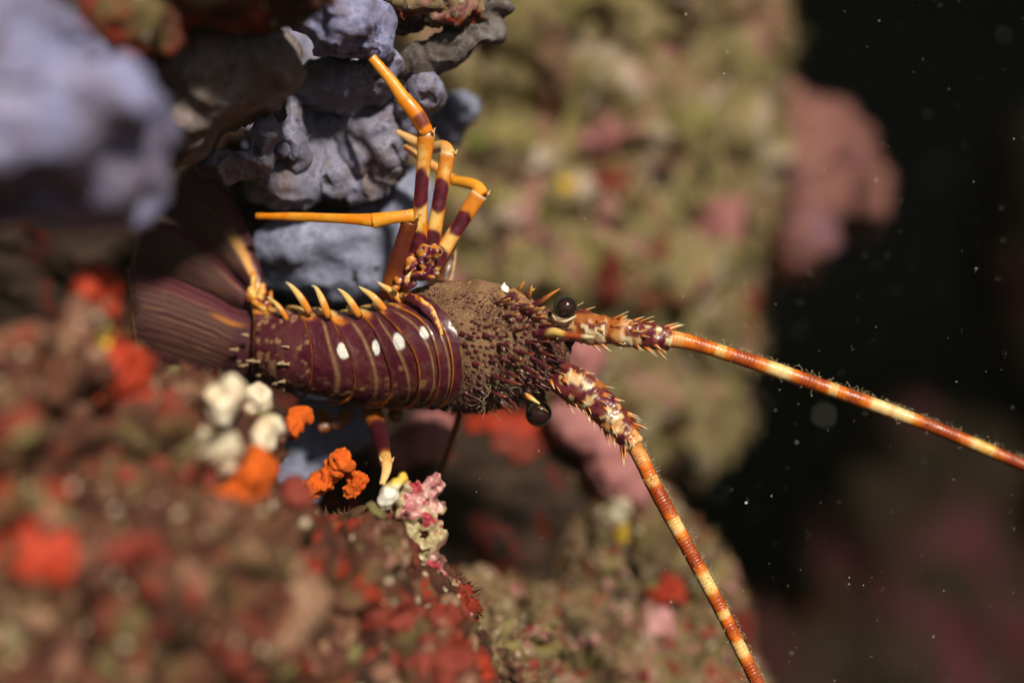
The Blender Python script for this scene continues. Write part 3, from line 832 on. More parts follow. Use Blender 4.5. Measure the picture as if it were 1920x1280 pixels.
# abdomen: six overlapping rings.  (anterior px, posterior px at the back, sweep of the edges)
SEG = [(866, 851, 112), (855, 822, 108), (828, 786, 104), (793, 734, 98), (742, 657, 88), (666, 590, 72), (600, 482, 40)]
SEG = [(a + float(np.interp(a, [480, 650, 740, 866], [28, 25, 17, 9])), b + float(np.interp(b, [480, 650, 740, 866], [28, 25, 17, 9])), c) for a, b, c in SEG]
nu, nt_ = 56, 200
thv = np.linspace(-math.pi, math.pi, nt_, endpoint=False)
for i, (xa, xp, sw) in enumerate(SEG):
    last = i == len(SEG) - 1
    sw_a = SEG[i - 1][2] if i else 96
    uu, tt = np.meshgrid(np.linspace(0, 1, nu), thv, indexing='ij')
    xa_t = xa + (18 if i else 10) - sweep(tt, sw_a if i else 104)
    xp_t = xp - sweep(tt, sw)
    x = xa_t + (xp_t - xa_t) * uu
    prof = 0.955 + 0.06 * uu ** 0.7 + 0.012 * np.exp(-((uu - 0.93) / 0.05) ** 2) - 0.03 * sstep(0.965, 1.0, uu)
    width = xa - xp
    grv = 0.55 + 0.03 * np.sin(tt * 3)
    gm = np.exp(-((uu - grv) / 0.035) ** 2) * sstep(-0.9, -0.6, tt) * (1 - sstep(1.0, 1.25, tt))
    if i == 0 or last: gm = gm * 0
    prof = prof - 0.010 * gm
    p, n, T = body(x, tt, prof)
    pn = p.reshape(-1, 3)
    pr = lambda s, sd: fbm(pn * s, 3, sd).reshape(uu.shape)
    p = p + n * (0.00022 * pr(420, 3))[..., None]
    c = mixc(PURPLE, MAROON, sstep(-0.3, 0.5, pr(130, 5)))
    c = mixc(c, (0.13, 0.035, 0.042), 0.6 * sstep(0.0, 0.6, pr(60, 6)))
    c = mixc(c, (0.16, 0.075, 0.045), 0.5 * sstep(0.05, 0.5, pr(340, 31)) * sstep(-1.3, -.2, -np.abs(tt - .1)))
    c = mixc(c, (0.05, 0.018, 0.015), 0.7 * sstep(-.35, -.8, tt + .2 * pr(90, 33)))  # lower flank darkened: shade painted into the shell colour
    # pale felt in the cross groove
    c = mixc(c, TAN * 0.95, np.clip(gm * 1.2 * (0.6 + 0.6 * pr(500, 7) + .3), 0, 0.9))
    # orange hind margin
    e = sstep(1 - 4.2 / (width + 14), 1 - 2.2 / (width + 14), uu + 0.02 * pr(200, 8)) * (1 - 0.35 * sstep(0.985, 1.0, uu))
    c = mixc(c, mixc((0.42, 0.10, 0.015), ORANGE, 0.5 + 0.5 * np.clip(pr(260, 9) * 2, -1, 1)), e * (0.9 if not last else 0.4))
    # big orange/yellow blaze where the side plate ends in its spine
    if 0 < i < 7:
        bl = sstep(0.62, 0.86, uu + 0.22 * pr(160, 11)) * sstep(1.08, 1.22, tt + 0.12 * pr(200, 10)) * (1 - sstep(1.75, 2.0, tt))
        c = mixc(c, mixc(ORANGE, YELLOW, sstep(1.2, 1.45, tt)), bl * 0.95)
    # white spots each side of the back
    if i in (2, 3, 4, 5):
        us = {2: 0.5, 3: 0.46, 4: 0.40, 5: 0.36}[i]
        sz = {2: 0.7, 3: 0.9, 4: 1.0, 5: 1.05}[i]
        th0 = {2: 0.62, 3: 0.55, 4: 0.52, 5: 0.52}[i]
        for sg in (1,):
            dx = ((uu - us) * width + 26 * (tt - th0)) / (8.5 * sz)
            dy = (tt - th0) / (0.16 * sz)
            m = 1 - sstep(0.75, 1.05, np.sqrt(dx ** 2 + dy ** 2) + 0.45 * pr(230, 12))
            c = mixc(c, WHITE, m)
        # cream flecks lower on the back and flank
        for q in range(6):
            t0 = -0.75 + 0.95 * rng.random(); u0 = 0.3 + 0.6 * rng.random()
            dx = (uu - u0) * width / 4.5; dy = (tt - t0) / 0.05
            m = 1 - sstep(0.6, 1.1, np.sqrt(dx ** 2 + dy ** 2) + 0.5 * pr(500, 13 + q))
            c = mixc(c, TAN * 1.2, m * (0.3 + .45 * rng.random()))
        t0 = -0.98
        dx = (uu - 0.62) * width / 20; dy = (tt - t0 - 0.12 * (uu - .5)) / 0.075
        c = mixc(c, (0.36, 0.15, 0.09), 0.85 * (1 - sstep(0.6, 1.1, np.sqrt(dx ** 2 + dy ** 2) + 0.35 * pr(300, 14))))
    if last:
        blotch = sstep(0.16, 0.34, pr(360, 15) + 0.3 * pr(700, 16) + .25 * pr(90, 17)) * sstep(-0.9, -0.2, tt)
        c = mixc(c, TAN * 1.4, blotch * 0.7)
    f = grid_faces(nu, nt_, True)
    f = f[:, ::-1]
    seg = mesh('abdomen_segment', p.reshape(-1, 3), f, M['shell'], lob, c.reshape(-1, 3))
    # side-plate spine at the upper rim (pale tip)
    if i >= 1:
        tip = {1: (706, 528), 2: (672, 537), 3: (632, 541), 4: (584, 535), 5: (535, 529), 6: (500, 556)}[i]
        root = {1: (744, 560), 2: (704, 568), 3: (655, 578), 4: (597, 580), 5: (562, 572), 6: (520, 585)}[i]
        dep = np.interp(root[0], AX[:, 0], AX[:, 2])
        mid = ((tip[0] * .52 + root[0] * .48) + 4, (tip[1] * .52 + root[1] * .48) - 3)
        wd = 17 if i < 6 else 12
        root = (root[0] + 10, root[1] + 2)
        mid = (mid[0] + 6, mid[1] + 5)
        v, ff, t, a = tube([(root[0] + 10, root[1] + 14, dep - 16, wd * .8), (mid[0] + 4, mid[1] + 4, dep - 17, wd * .8), (tip[0] + 9, tip[1] + 6, dep - 15, wd * .42), (tip[0], tip[1], dep - 13, 2)], 18, 12, 0.6)
        cc = mixc(mixc(MAROON, ORANGE, sstep(0.0, 0.25, t + .1 * np.cos(a))), mixc(YELLOW, CREAM, sstep(.6, 1, t)), sstep(0.2, 0.55, t - .15 * np.sin(a)))
        mesh('spine', v, ff, M['spine'], seg, cc)
        if i in (2, 3, 4):   # second, shorter point lower on the plate
            v, ff, t, a = tube([(root[0] - 2, root[1] + 16, dep - 10, 12), (root[0] - 8, root[1] + 4, dep - 12, 9), (root[0] - 15, root[1] - 8, dep - 12, 2)], 10, 8, .8)
            mesh('spine', v, ff, M['spine'], seg, mixc(ORANGE, CREAM, sstep(.2, .9, t)))

# little cream points on the last ring and the tail base
bag = Bag()
for k in range(15):
    x0 = 480 + 100 * rng.random(); t0 = -0.85 + 1.45 * rng.random()
    p, n, T = body(np.array([x0]), np.array([t0]), 1.0)
    bag.add(*(lambda q: (q[0], q[1], mixc(TAN * 1.3, CREAM * .9, sstep(.1, .8, q[2]))))(cone(p[0], -T[0] + 0.35 * n[0], 0.0028 * (0.6 + rng.random()), 0.0009 * (.7 + .6 * rng.random()))))
o = bag.build('spines', M['spine'], seg); o['kind'] = 'stuff'

# tail fan ---------------------------------------------------------
def blade(name, A, B, bulge, colf, nu=70, nv=60, thick=0.0007):
    A, B = ([(q[0], q[1], q[2] * .62 + 3) for q in Q] for Q in (A, B))
    a = smooth_path(Parr(A), nu); b = smooth_path(Parr(B), nu)
    v = np.linspace(0, 1, nv)
    uu, vv = np.meshgrid(np.linspace(0, 1, nu), v, indexing='ij')
    p = a[:, None] * (1 - vv[..., None]) + b[:, None] * vv[..., None]
    # rounded outer end
    k = 1 - 0.12 * sstep(0.7, 1, uu) * (2 * vv - 1) ** 2
    p = p * k[..., None] + p[:1] * (1 - k[..., None]) if False else p
    off = bulge * np.sin(vv * math.pi) * 0.001 + 0.0016 * np.exp(-(vv / 0.07) ** 2) + 0.00022 * np.sin(vv * 84 + 3 * fbm(p.reshape(-1, 3) * 60, 2, 3).reshape(uu.shape)) * sstep(0.15, 0.4, uu)
    n = np.array((0.1, -1, -0.2)); n /= np.linalg.norm(n)
    top = p + n * off[..., None]
    bot = top - n * thick
    c = colf(uu, vv, p.reshape(-1, 3)).reshape(-1, 3)
    f1 = grid_faces(nu, nv); f2 = grid_faces(nu, nv)[:, ::-1] + nu * nv
    ring = np.concatenate([np.arange(nv), np.arange(1, nu) * nv + nv - 1, (nu - 1) * nv + np.arange(nv - 2, -1, -1), np.arange(nu - 2, 0, -1) * nv])
    r2 = np.roll(ring, -1)
    f3 = np.stack([ring, ring + nu * nv, r2 + nu * nv, r2], 1)
    return mesh(name, np.vstack([top.reshape(-1, 3), bot.reshape(-1, 3)]), np.vstack([f1, f2, f3]), M['fan'], lob, np.vstack([c, c]))

def fan_col(streak=False):
    def g(uu, vv, p):
        nz = fbm(p * 70, 3, 4).reshape(uu.shape)
        st = 0.5 + 0.5 * np.sin(vv * 100 + 7 * fbm(p * 45, 3, 3).reshape(uu.shape) + 2 * np.sin(vv * 23))
        c = mixc((0.045, 0.008, 0.013), (0.19, 0.085, 0.05), st ** 2 * sstep(0.12, 0.4, uu + 0.2 * nz) * (1 - 0.5 * sstep(0.7, 1.0, uu)))
        c = mixc(c, (0.12, 0.018, 0.03), (1 - sstep(0.12, 0.22, vv + 0.03 * nz)) * (1 - .3 * uu))
        c = mixc(c, PURPLE, sstep(0.93, 0.98, vv))
        c = mixc(c, PURPLE * .8, 1 - sstep(0.05, 0.3, uu + 0.1 * nz))
        c = mixc(c, (0.35, 0.2, 0.08), sstep(0.975, 0.99, uu) * 0.7)
        if streak:
            m = (1 - sstep(0.06, 0.16, np.abs(vv - 0.30 - 0.10 * nz - 0.10 * uu))) * (1 - sstep(0.36, 0.58, uu)) * sstep(0.02, .08, uu)
            c = mixc(c, mixc(ORANGE, YELLOW, np.clip(.5 + nz, 0, 1)), m)
        else:
            m = (1 - sstep(0.0, 0.05, np.abs(vv - 0.2 - 0.03 * nz))) * sstep(.05, .15, uu) * (1 - sstep(0.3, 0.42, uu)) * sstep(-.1, .3, nz)
            c = mixc(c, ORANGE * .8, m * .8)
        return c
    return g
o = blade('tail_fan_blade', [(507, 585, 40), (488, 500, 44), (456, 410, 49), (412, 338, 54), (362, 298, 58)], [(480, 560, 44), (436, 512, 50), (392, 468, 54), (335, 420, 59), (282, 390, 63)], 3, fan_col(True))
o['label'] = 'upper tail blade with an orange streak'
blade('tail_fan_blade', [(486, 566, 41), (440, 518, 47), (394, 470, 52), (332, 424, 57), (268, 408, 61)], [(484, 596, 42), (438, 580, 47), (392, 554, 53), (318, 524, 58), (244, 506, 62)], 3, fan_col())
blade('tail_fan_blade', [(492, 588, 38), (440, 576, 43), (394, 551, 48), (320, 520, 54), (238, 500, 59)], [(486, 706, 42), (440, 708, 45), (390, 700, 50), (320, 680, 56), (255, 655, 60)], 6, fan_col())
blade('tail_fan_blade', [(480, 690, 46), (430, 692, 50), (380, 690, 54), (320, 684, 58), (258, 660, 62)], [(485, 725, 50), (430, 760, 54), (370, 780, 58), (310, 780, 62), (260, 765, 66)], 2, fan_col())
# knobbly orange hinge plates at the root of the upper blade
hb, hf = organic_vf([(497, 574, 20, 13, 13, 2.6), (482, 566, 21, 11, 9, 2.2), (470, 548, 23, 10, 12, 2), (492, 548, 23, 8, 16, 2), (466, 562, 24, 8, 4, 1.6), (508, 560, 23, 5, 16, 2), (476, 526, 26, 7, 18, 1.8), (498, 590, 21, 12, 6, 2)], .0005, 2, lambda v: .0006 * fbm(v * 350, 2, 8), 61)
hz = fbm(hb * 260, 3, 5)
mesh('tail_hinge', hb, hf, M['spine'], lob, mixc(mixc(ORANGE, YELLOW, sstep(-.2, .4, hz)), MAROON * 1.4, 1 - sstep(-.42, -.28, hz)))

# carapace -----------------------------------------------------------
nu, nt_ = 170, 300
thv = np.linspace(-math.pi, math.pi, nt_, endpoint=False)
uu, tt = np.meshgrid(np.linspace(0, 1, nu), thv, indexing='ij')
x = (872 - sweep(tt, 98)) + (1068 - (872 - sweep(tt, 98))) * uu
prof = 0.965 + 0.04 * sstep(0, 0.12, uu)
p, n, T = body(x, tt, prof)
pn = p.reshape(-1, 3)
pr = lambda s, sd, o=3: fbm(pn * s, o, sd).reshape(uu.shape)
groove = np.exp(-((x - (962 - 26 * np.abs(tt))) / 9) ** 2) * (np.abs(tt) < 1.5)
p = p + n * (0.0008 * pr(110, 21) + 0.00035 * pr(500, 22) - 0.0012 * groove)[..., None]
FELT = np.array((0.36, 0.215, 0.115))
c = mixc(FELT, FELT * np.array((0.6, 0.55, 0.5)), sstep(-.2, .5, pr(120, 23)))
c = mixc(c, (0.30, 0.17, 0.09), .6 * sstep(0.1, .6, pr(260, 24)))
front = sstep(940, 1010, x + 25 * pr(150, 25))
c = mixc(c, mixc((0.10, 0.045, 0.03), (0.30, 0.17, 0.10), sstep(.0, .4, pr(330, 26))), front * 0.8)
c = mixc(c, MAROON * 1.2, front * sstep(0.15, .35, pr(220, 27)) * .8)
c = mixc(c, (0.09, 0.05, 0.03), sstep(-0.3, -0.9, tt) * 0.0)
cheek = sstep(1.0, 1.15, tt) * (1 - sstep(1.5, 1.8, tt)) * sstep(930, 945, x)
c = mixc(c, mixc((0.55, 0.28, 0.1), MAROON, sstep(-.1, .15, pr(240, 28))), cheek * .9)
f = grid_faces(nu, nt_, True)
fl = f.tolist() + [list(range((nu - 1) * nt_, nu * nt_))]
car = mesh('carapace', p.reshape(-1, 3), fl, M['carapace'], lob, c.reshape(-1, 3))
# orange hind corner of the carapace by the leg roots
v, ff, t, a = tube([(776, 566, 2, 8), (762, 545, 2, 10), (770, 528, 4, 10), (795, 518, 6, 7)], 24, 10, .7)
mesh('rim', v, ff, M['spine'], car, mixc(ORANGE, AMBER, t))
v, ff, t, a = tube([(750, 552, -2, 8), (768, 556, -6, 15), (790, 569, -9, 18), (812, 592, -10.5, 14), (828, 628, -11, 7)], 60, 24, .14, lambda tt, aa: 1 + .3 * np.sin(tt * 17 + 2 * np.sin(aa * 2)) * np.sin(tt * 7 + 1))
w_ = fbm(v * 320, 3, 4)
mesh('rim', v, ff, M['spine'], car, mixc(mixc(YELLOW, ORANGE * .9, sstep(-.3, .1, w_)), MAROON * 1.3, sstep(-.1, .08, w_ + .3 * np.sin(a))))
# forward-pointing tubercles: the small ones are past counting, one joined part
bag = Bag(); pts = []
tries = 0
while len(pts) < 500 and tries < 9000:
    tries += 1
    t0 = -1.5 + 2.75 * rng.random(); x0 = 800 + 245 * rng.random()
    if x0 < 880 - sweep(t0, 98) + 8: continue
    big = rng.random() ** 2.0
    q, nn_, T_ = body(np.array([x0]), np.array([t0]), 1.0)
    q = q[0]
    r0 = 0.0005 + 0.00075 * big
    if t0 > 0.72 and x0 < 945: r0 *= 0.42
    if t0 < -0.5: r0 *= 0.75
    if any((q[0] - s[0]) ** 2 + (q[1] - s[1]) ** 2 + (q[2] - s[2]) ** 2 < (1.32 * (r0 + s[3]) + .0002) ** 2 for s in pts): continue
    pts.append((*q, r0))
    fr = float(sstep(930, 1030, np.array(x0)))
    ln = r0 * (2.6 + 1.6 * fr) * (0.8 + .5 * rng.random())
    v, ff, t = cone(q - nn_[0] * r0 * .2, T_[0] * (.75 + .4 * fr) + nn_[0] * 0.85 + rng.normal(0, .15, 3), ln, r0 * 1.3, T_[0] * .45, 6, 6)
    tipc = mixc(np.array((0.24, 0.07, 0.04)), AMBER * .8, np.array(.6 * fr * rng.random() ** 2))
    bag.add(v, ff, mixc(MAROON * (0.8 + .8 * rng.random()), tipc, sstep(.55, 1, t)))
o = bag.build('tubercles', M['spine'], car); o['kind'] = 'stuff'
# fine granules and felt over the whole shell
def felt(count, t_lo, t_hi, ln, wid, cols, lean):
    x0 = 790 + 265 * rng.random(count); t0 = t_lo + (t_hi - t_lo) * rng.random(count)
    ok = x0 > 884 - sweep(t0, 98)
    x0, t0 = x0[ok], t0[ok]; m_ = len(x0)
    q, n_, T_ = body(x0, t0, 1.002)
    d = n_ + T_ * lean + rng.normal(0, .35, (m_, 3)); d /= np.linalg.norm(d, axis=1)[:, None]
    t1 = np.cross(d, rng.normal(0, 1, (m_, 3))); t1 /= np.linalg.norm(t1, axis=1)[:, None]
    t2 = np.cross(d, t1)
    L = ln * (.4 + rng.random(m_)); w = wid * (.5 + rng.random(m_))
    a = q - d * .0002
    V = np.stack([a + t1 * w[:, None], a + (-.5 * t1 + .87 * t2) * w[:, None], a + (-.5 * t1 - .87 * t2) * w[:, None], q + d * L[:, None]], 1)
    b = np.arange(m_)[:, None] * 4
    F = np.concatenate([b + np.array([[0, 1, 3]]), b + np.array([[1, 2, 3]]), b + np.array([[2, 0, 3]])])
    cc = np.asarray(cols)[rng.integers(0, len(cols), m_)] * rng.uniform(.6, 1.3, (m_, 1))
    return V.reshape(-1, 3), F, np.repeat(cc, 4, 0)
bag = Bag()
bag.add(*felt(1500, .35, 1.6, .0006, .00032, [MAROON * 1.6, (0.2, 0.09, 0.05), (0.3, 0.17, 0.09)], .8))
bag.add(*felt(5200, -1.8, 1.5, .0011, .00010, [(0.34, 0.2, 0.11), (0.24, 0.13, 0.07), (0.44, 0.29, 0.17)], .9))
bag.add(*felt(1600, -1.6, .0, .0016, .00012, [(0.42, 0.3, 0.19), (0.14, 0.08, 0.05), (0.1, 0.05, 0.035)], .8))
o = bag.build('felt', M['spine'], car); o['kind'] = 'stuff'
# the larger spines one by one: (root px, tip px, depth root, depth tip, width)
BIG = [((1000, 572), (1050, 541), -2, -4, 13), ((985, 552), (1003, 541), 0, -2, 10), ((968, 548), (984, 528), 2, 0, 10), ((990, 560), (998, 535), 0, -3, 11),
       ((935, 566), (958, 559), -9, -12, 7), ((948, 572), (966, 564), -9, -13, 7), ((980, 580), (1000, 573), -8, -13, 9), ((994, 586), (1022, 575), -8, -13, 10),
       ((955, 592), (975, 588), -12, -16, 9), ((970, 620), (990, 612), -13, -18, 8), ((975, 660), (1004, 664), -14, -19, 9), ((985, 690), (1012, 700), -12, -17, 9), ((965, 672), (985, 678), -14, -19, 8),
       ((935, 708), (980, 722), -11, -16, 9), ((1000, 705), (1022, 712), -9, -14, 8), ((1005, 640), (1030, 640), -11, -16, 8), ((1015, 660), (1040, 668), -9, -14, 8), ((1010, 680), (1036, 690), -9, -14, 8),
       ((910, 752), (930, 772), 2, 4, 12), ((935, 748), (960, 776), 2, 4, 14), ((890, 760), (904, 776), 4, 6, 9), ((950, 742), (972, 768), 2, 4, 11), ((860, 768), (872, 780), 6, 7, 7), ((840, 768), (850, 779), 6, 8, 6),
       ((1000, 598), (1020, 592), -8, -13, 8), ((1012, 612), (1034, 606), -6, -11, 9), ((925, 735), (950, 745), -6, -9, 9), ((955, 700), (975, 708), -13, -17, 8), ((940, 645), (958, 645), -14, -18, 8)]
for (r0, t0, d0, d1, w) in BIG:
    dx, dy = t0[0] - r0[0], t0[1] - r0[1]
    v, ff, t, a = tube([(r0[0] - .25 * dx, r0[1] - .25 * dy, d0 + 2, w), (r0[0] + .35 * dx, r0[1] + .35 * dy + 1, d0 * .6 + d1 * .4, w * .75), (r0[0] + .75 * dx, r0[1] + .75 * dy, d1, w * .42), (t0[0], t0[1], d1, 1.5)], 14, 9, .9)
    lit = 0.85
    tipcol = np.array((0.26, 0.06, 0.025)) if r0[1] > 605 else mixc(AMBER, YELLOW, np.array(.6 * rng.random()))
    mesh('spine', v, ff, M['spine'], car, mixc(MAROON * 1.3, tipcol, sstep(.35, .8, t + .1 * np.sin(a * 2))))
# white calcareous speck on the cheek and pale chips
def chip(px, py, d, rx, ry, colr, par, sd):
    v, ff = ico(2)
    v = v * (1 + .35 * vnoise(v * 2 + sd, sd))[:, None]
    k = (DIST + d * .001) / DIST
    return v * np.array((rx * U * k, min(rx, ry) * U * .5, ry * U * k)) + P(px, py, d), ff, colr
bag = Bag()
bag.add(*chip(946, 543, -3, 8, 11, WHITE, car, 1))
for k in range(60):
    x0 = 955 + 85 * rng.random(); t0 = -0.9 + 2.1 * rng.random()
    q, nn_, T_ = body(np.array([x0]), np.array([t0]), 1.01)
    s = .0003 + .0005 * rng.random() ** 2
    v, ff = ico(1)
    bag.add(q[0] + v * s * (0.6 + 1.2 * rng.random(3)), ff, mixc(TAN, np.array((0.55, 0.42, 0.3)), np.array(rng.random() ** 2)))
o = bag.build('chips', M['spine'], car); o['kind'] = 'stuff'
# felt hairs and clinging filaments
bag = Bag()
def strand(p0, d0, ln, rad, curl, colr):
    n_ = 7
    rows = [np.append(p0, rad)]
    d = d0 / np.linalg.norm(d0); q = p0.copy()
    ax = rng.normal(0, 1, 3)
    for k in range(n_ - 1):
        d = d + np.cross(ax, d) * curl + rng.normal(0, .12, 3); d /= np.linalg.norm(d)
        q = q + d * ln / (n_ - 1)
        rows.append(np.append(q, rad * (1 - .6 * k / n_)))
    v, ff, t, a = tube3(np.array(rows), 9, 4, 1.0)
    bag.add(v, ff, colr)
for k in range(46):
    x0 = 905 + 60 * rng.random(); t0 = -0.85 + 0.75 * rng.random()
    q, nn_, T_ = body(np.array([x0]), np.array([t0]), 1.01)
    strand(q[0], nn_[0] * .7 + T_[0] * rng.normal(.4, .6) + rng.normal(0, .4, 3), .003 + .005 * rng.random(), .00012 + .00008 * rng.random(), rng.normal(0, .5), (0.5, 0.4, 0.24))
for k in range(260):
    x0 = 850 + 190 * rng.random(); t0 = -1.75 + 1.9 * rng.random()
    if x0 < 885 - sweep(t0, 98): continue
    q, nn_, T_ = body(np.array([x0]), np.array([t0]), 1.0)
    strand(q[0], nn_[0] + T_[0] * .5 + rng.normal(0, .4, 3), .0012 + .0018 * rng.random(), .00007, rng.normal(0, .3), np.array((0.2, 0.13, 0.08)) * (.5 + rng.random()))
o = bag.build('filaments', M['carapace'], car); o['kind'] = 'stuff'
# front plates between the eyes, so the head ends in a shaped face
v, ff, t, a = tube([(1010, 650, 10, 120), (1040, 655, 8, 104), (1058, 668, 8, 70), (1066, 672, 8, 30)], 30, 40, .8)
w_ = fbm(v * 300, 3, 9)
mesh('face_plate', v, ff, M['carapace'], lob, mixc((0.05, 0.02, 0.018), (0.2, 0.1, 0.06), sstep(-.1, .5, w_)))

# horns above the eyes
v, ff, t, a = tube([(1006, 628, -6, 20), (1036, 623, -12, 19), (1062, 628, -17, 13), (1092, 631, -20, 10), (1114, 632, -22, 3)], 40, 12, .9)
mesh('horn', v, ff, M['spine'], lob, mixc(mixc(mixc(MAROON * 1.4, YELLOW, sstep(.18, .34, t + .05 * np.sin(a))), (0.4, 0.07, 0.02), sstep(.5, .62, t)), CREAM, sstep(.8, .9, t)))
v, ff, t, a = tube([(966, 722, 4, 18), (984, 738, 3, 14), (998, 748, 2, 9), (1012, 757, 1, 3)], 30, 12, .9)
mesh('horn', v, ff, M['spine'], lob, mixc(mixc(MAROON * 1.4, ORANGE, sstep(.3, .5, t)), YELLOW, sstep(.55, .75, t)))

# eyes
def eye(px, py, d, rpx, look):
    v, f = ico(5)
    k = (DIST + d * .001) / DIST
    look = np.asarray(look, float); look /= np.linalg.norm(look)
    dt = v @ look
    c = mixc((0.010, 0.010, 0.009), (0.028, 0.010, 0.010), sstep(0.72, 0.84, dt))
    c = mixc(c, (0.07, 0.07, 0.05), sstep(0.25, 0.45, dt) * (1 - sstep(0.5, 0.7, dt)) * .6)
    return mesh('eye', P(px, py, d) + v * rpx * U * k * np.array((1, .9, 1)), f, M['eye'], lob, c)
e1 = eye(1060, 577, -6, 23, (0.1, -1, 0.05))
v, ff, t, a = tube([(1036, 622, 6, 30), (1048, 608, 0, 40), (1056, 592, -4, 46), (1060, 582, -5, 45)], 24, 20, .85)
mesh('eyestalk', v, ff, M['spine'], e1, mixc(mixc(CREAM, TAN, sstep(-.1, .3, fbm(v * 300, 2, 3))), (0.1, 0.05, 0.03), sstep(-.6, -1.2, a) * .8))
v, ff, t, a = tube([(1036, 590, -8, 3), (1043, 600, -9.5, 5), (1060, 602, -10.5, 5), (1080, 592, -9, 3)], 20, 8, .7)
mesh('eyelid', v, ff, M['spine'], e1, mixc(CREAM, TAN, np.clip(fbm(v * 400, 2, 4) + .4, 0, 1)))
e2 = eye(1010, 775, 12, 25, (0.1, -1, 0.05))
v, ff, t, a = tube([(1000, 728, 16, 34), (1004, 748, 16, 40), (1007, 764, 17, 42)], 20, 18, .85)
mesh('eyestalk', v, ff, M['spine'], e2, mixc(TAN, (0.08, 0.04, 0.03), sstep(-.2, .3, fbm(v * 300, 2, 3))))
v, ff, t, a = tube([(1008, 762, 7, 2), (1018, 766, 6.5, 4), (1028, 772, 8, 2)], 20, 8, .7)
mesh('eyelid', v, ff, M['spine'], e2, TAN * np.ones((len(v), 1)))

# antennae ---------------------------------------------------------
def band_col(v, t, a, marks, s0):
    """flagellum: red-brown rings with yellow bands; marks = (t, half width, strength)"""
    n1 = fbm(v * 160, 3, 5)
    ring = 0.5 + 0.5 * np.sin(t * s0)
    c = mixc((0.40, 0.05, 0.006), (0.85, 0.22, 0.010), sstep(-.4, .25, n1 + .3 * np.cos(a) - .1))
    c = mixc(c, (0.26, 0.03, 0.008), ring * 0.32)
    far_ = np.min([np.abs(t - tc) - w for (tc, w, s) in marks], 0)
    c = mixc(c, mixc((0.22, 0.022, 0.008), (0.45, 0.07, 0.01), ring), sstep(.008, .035, far_ + .015 * n1) * sstep(.05, .12, t) * .85)
    for (tc, w, s) in marks:
        m = (1 - sstep(w * .55, w * 1.25, np.abs(t - tc) + .006 * n1)) * s
        c = mixc(c, mixc((0.88, 0.50, 0.10), (0.9, 0.68, 0.32), np.clip(.5 + n1, 0, 1)), m)
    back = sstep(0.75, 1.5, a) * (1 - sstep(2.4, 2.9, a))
    return mixc(c, (0.09, 0.012, 0.008), back * .8)

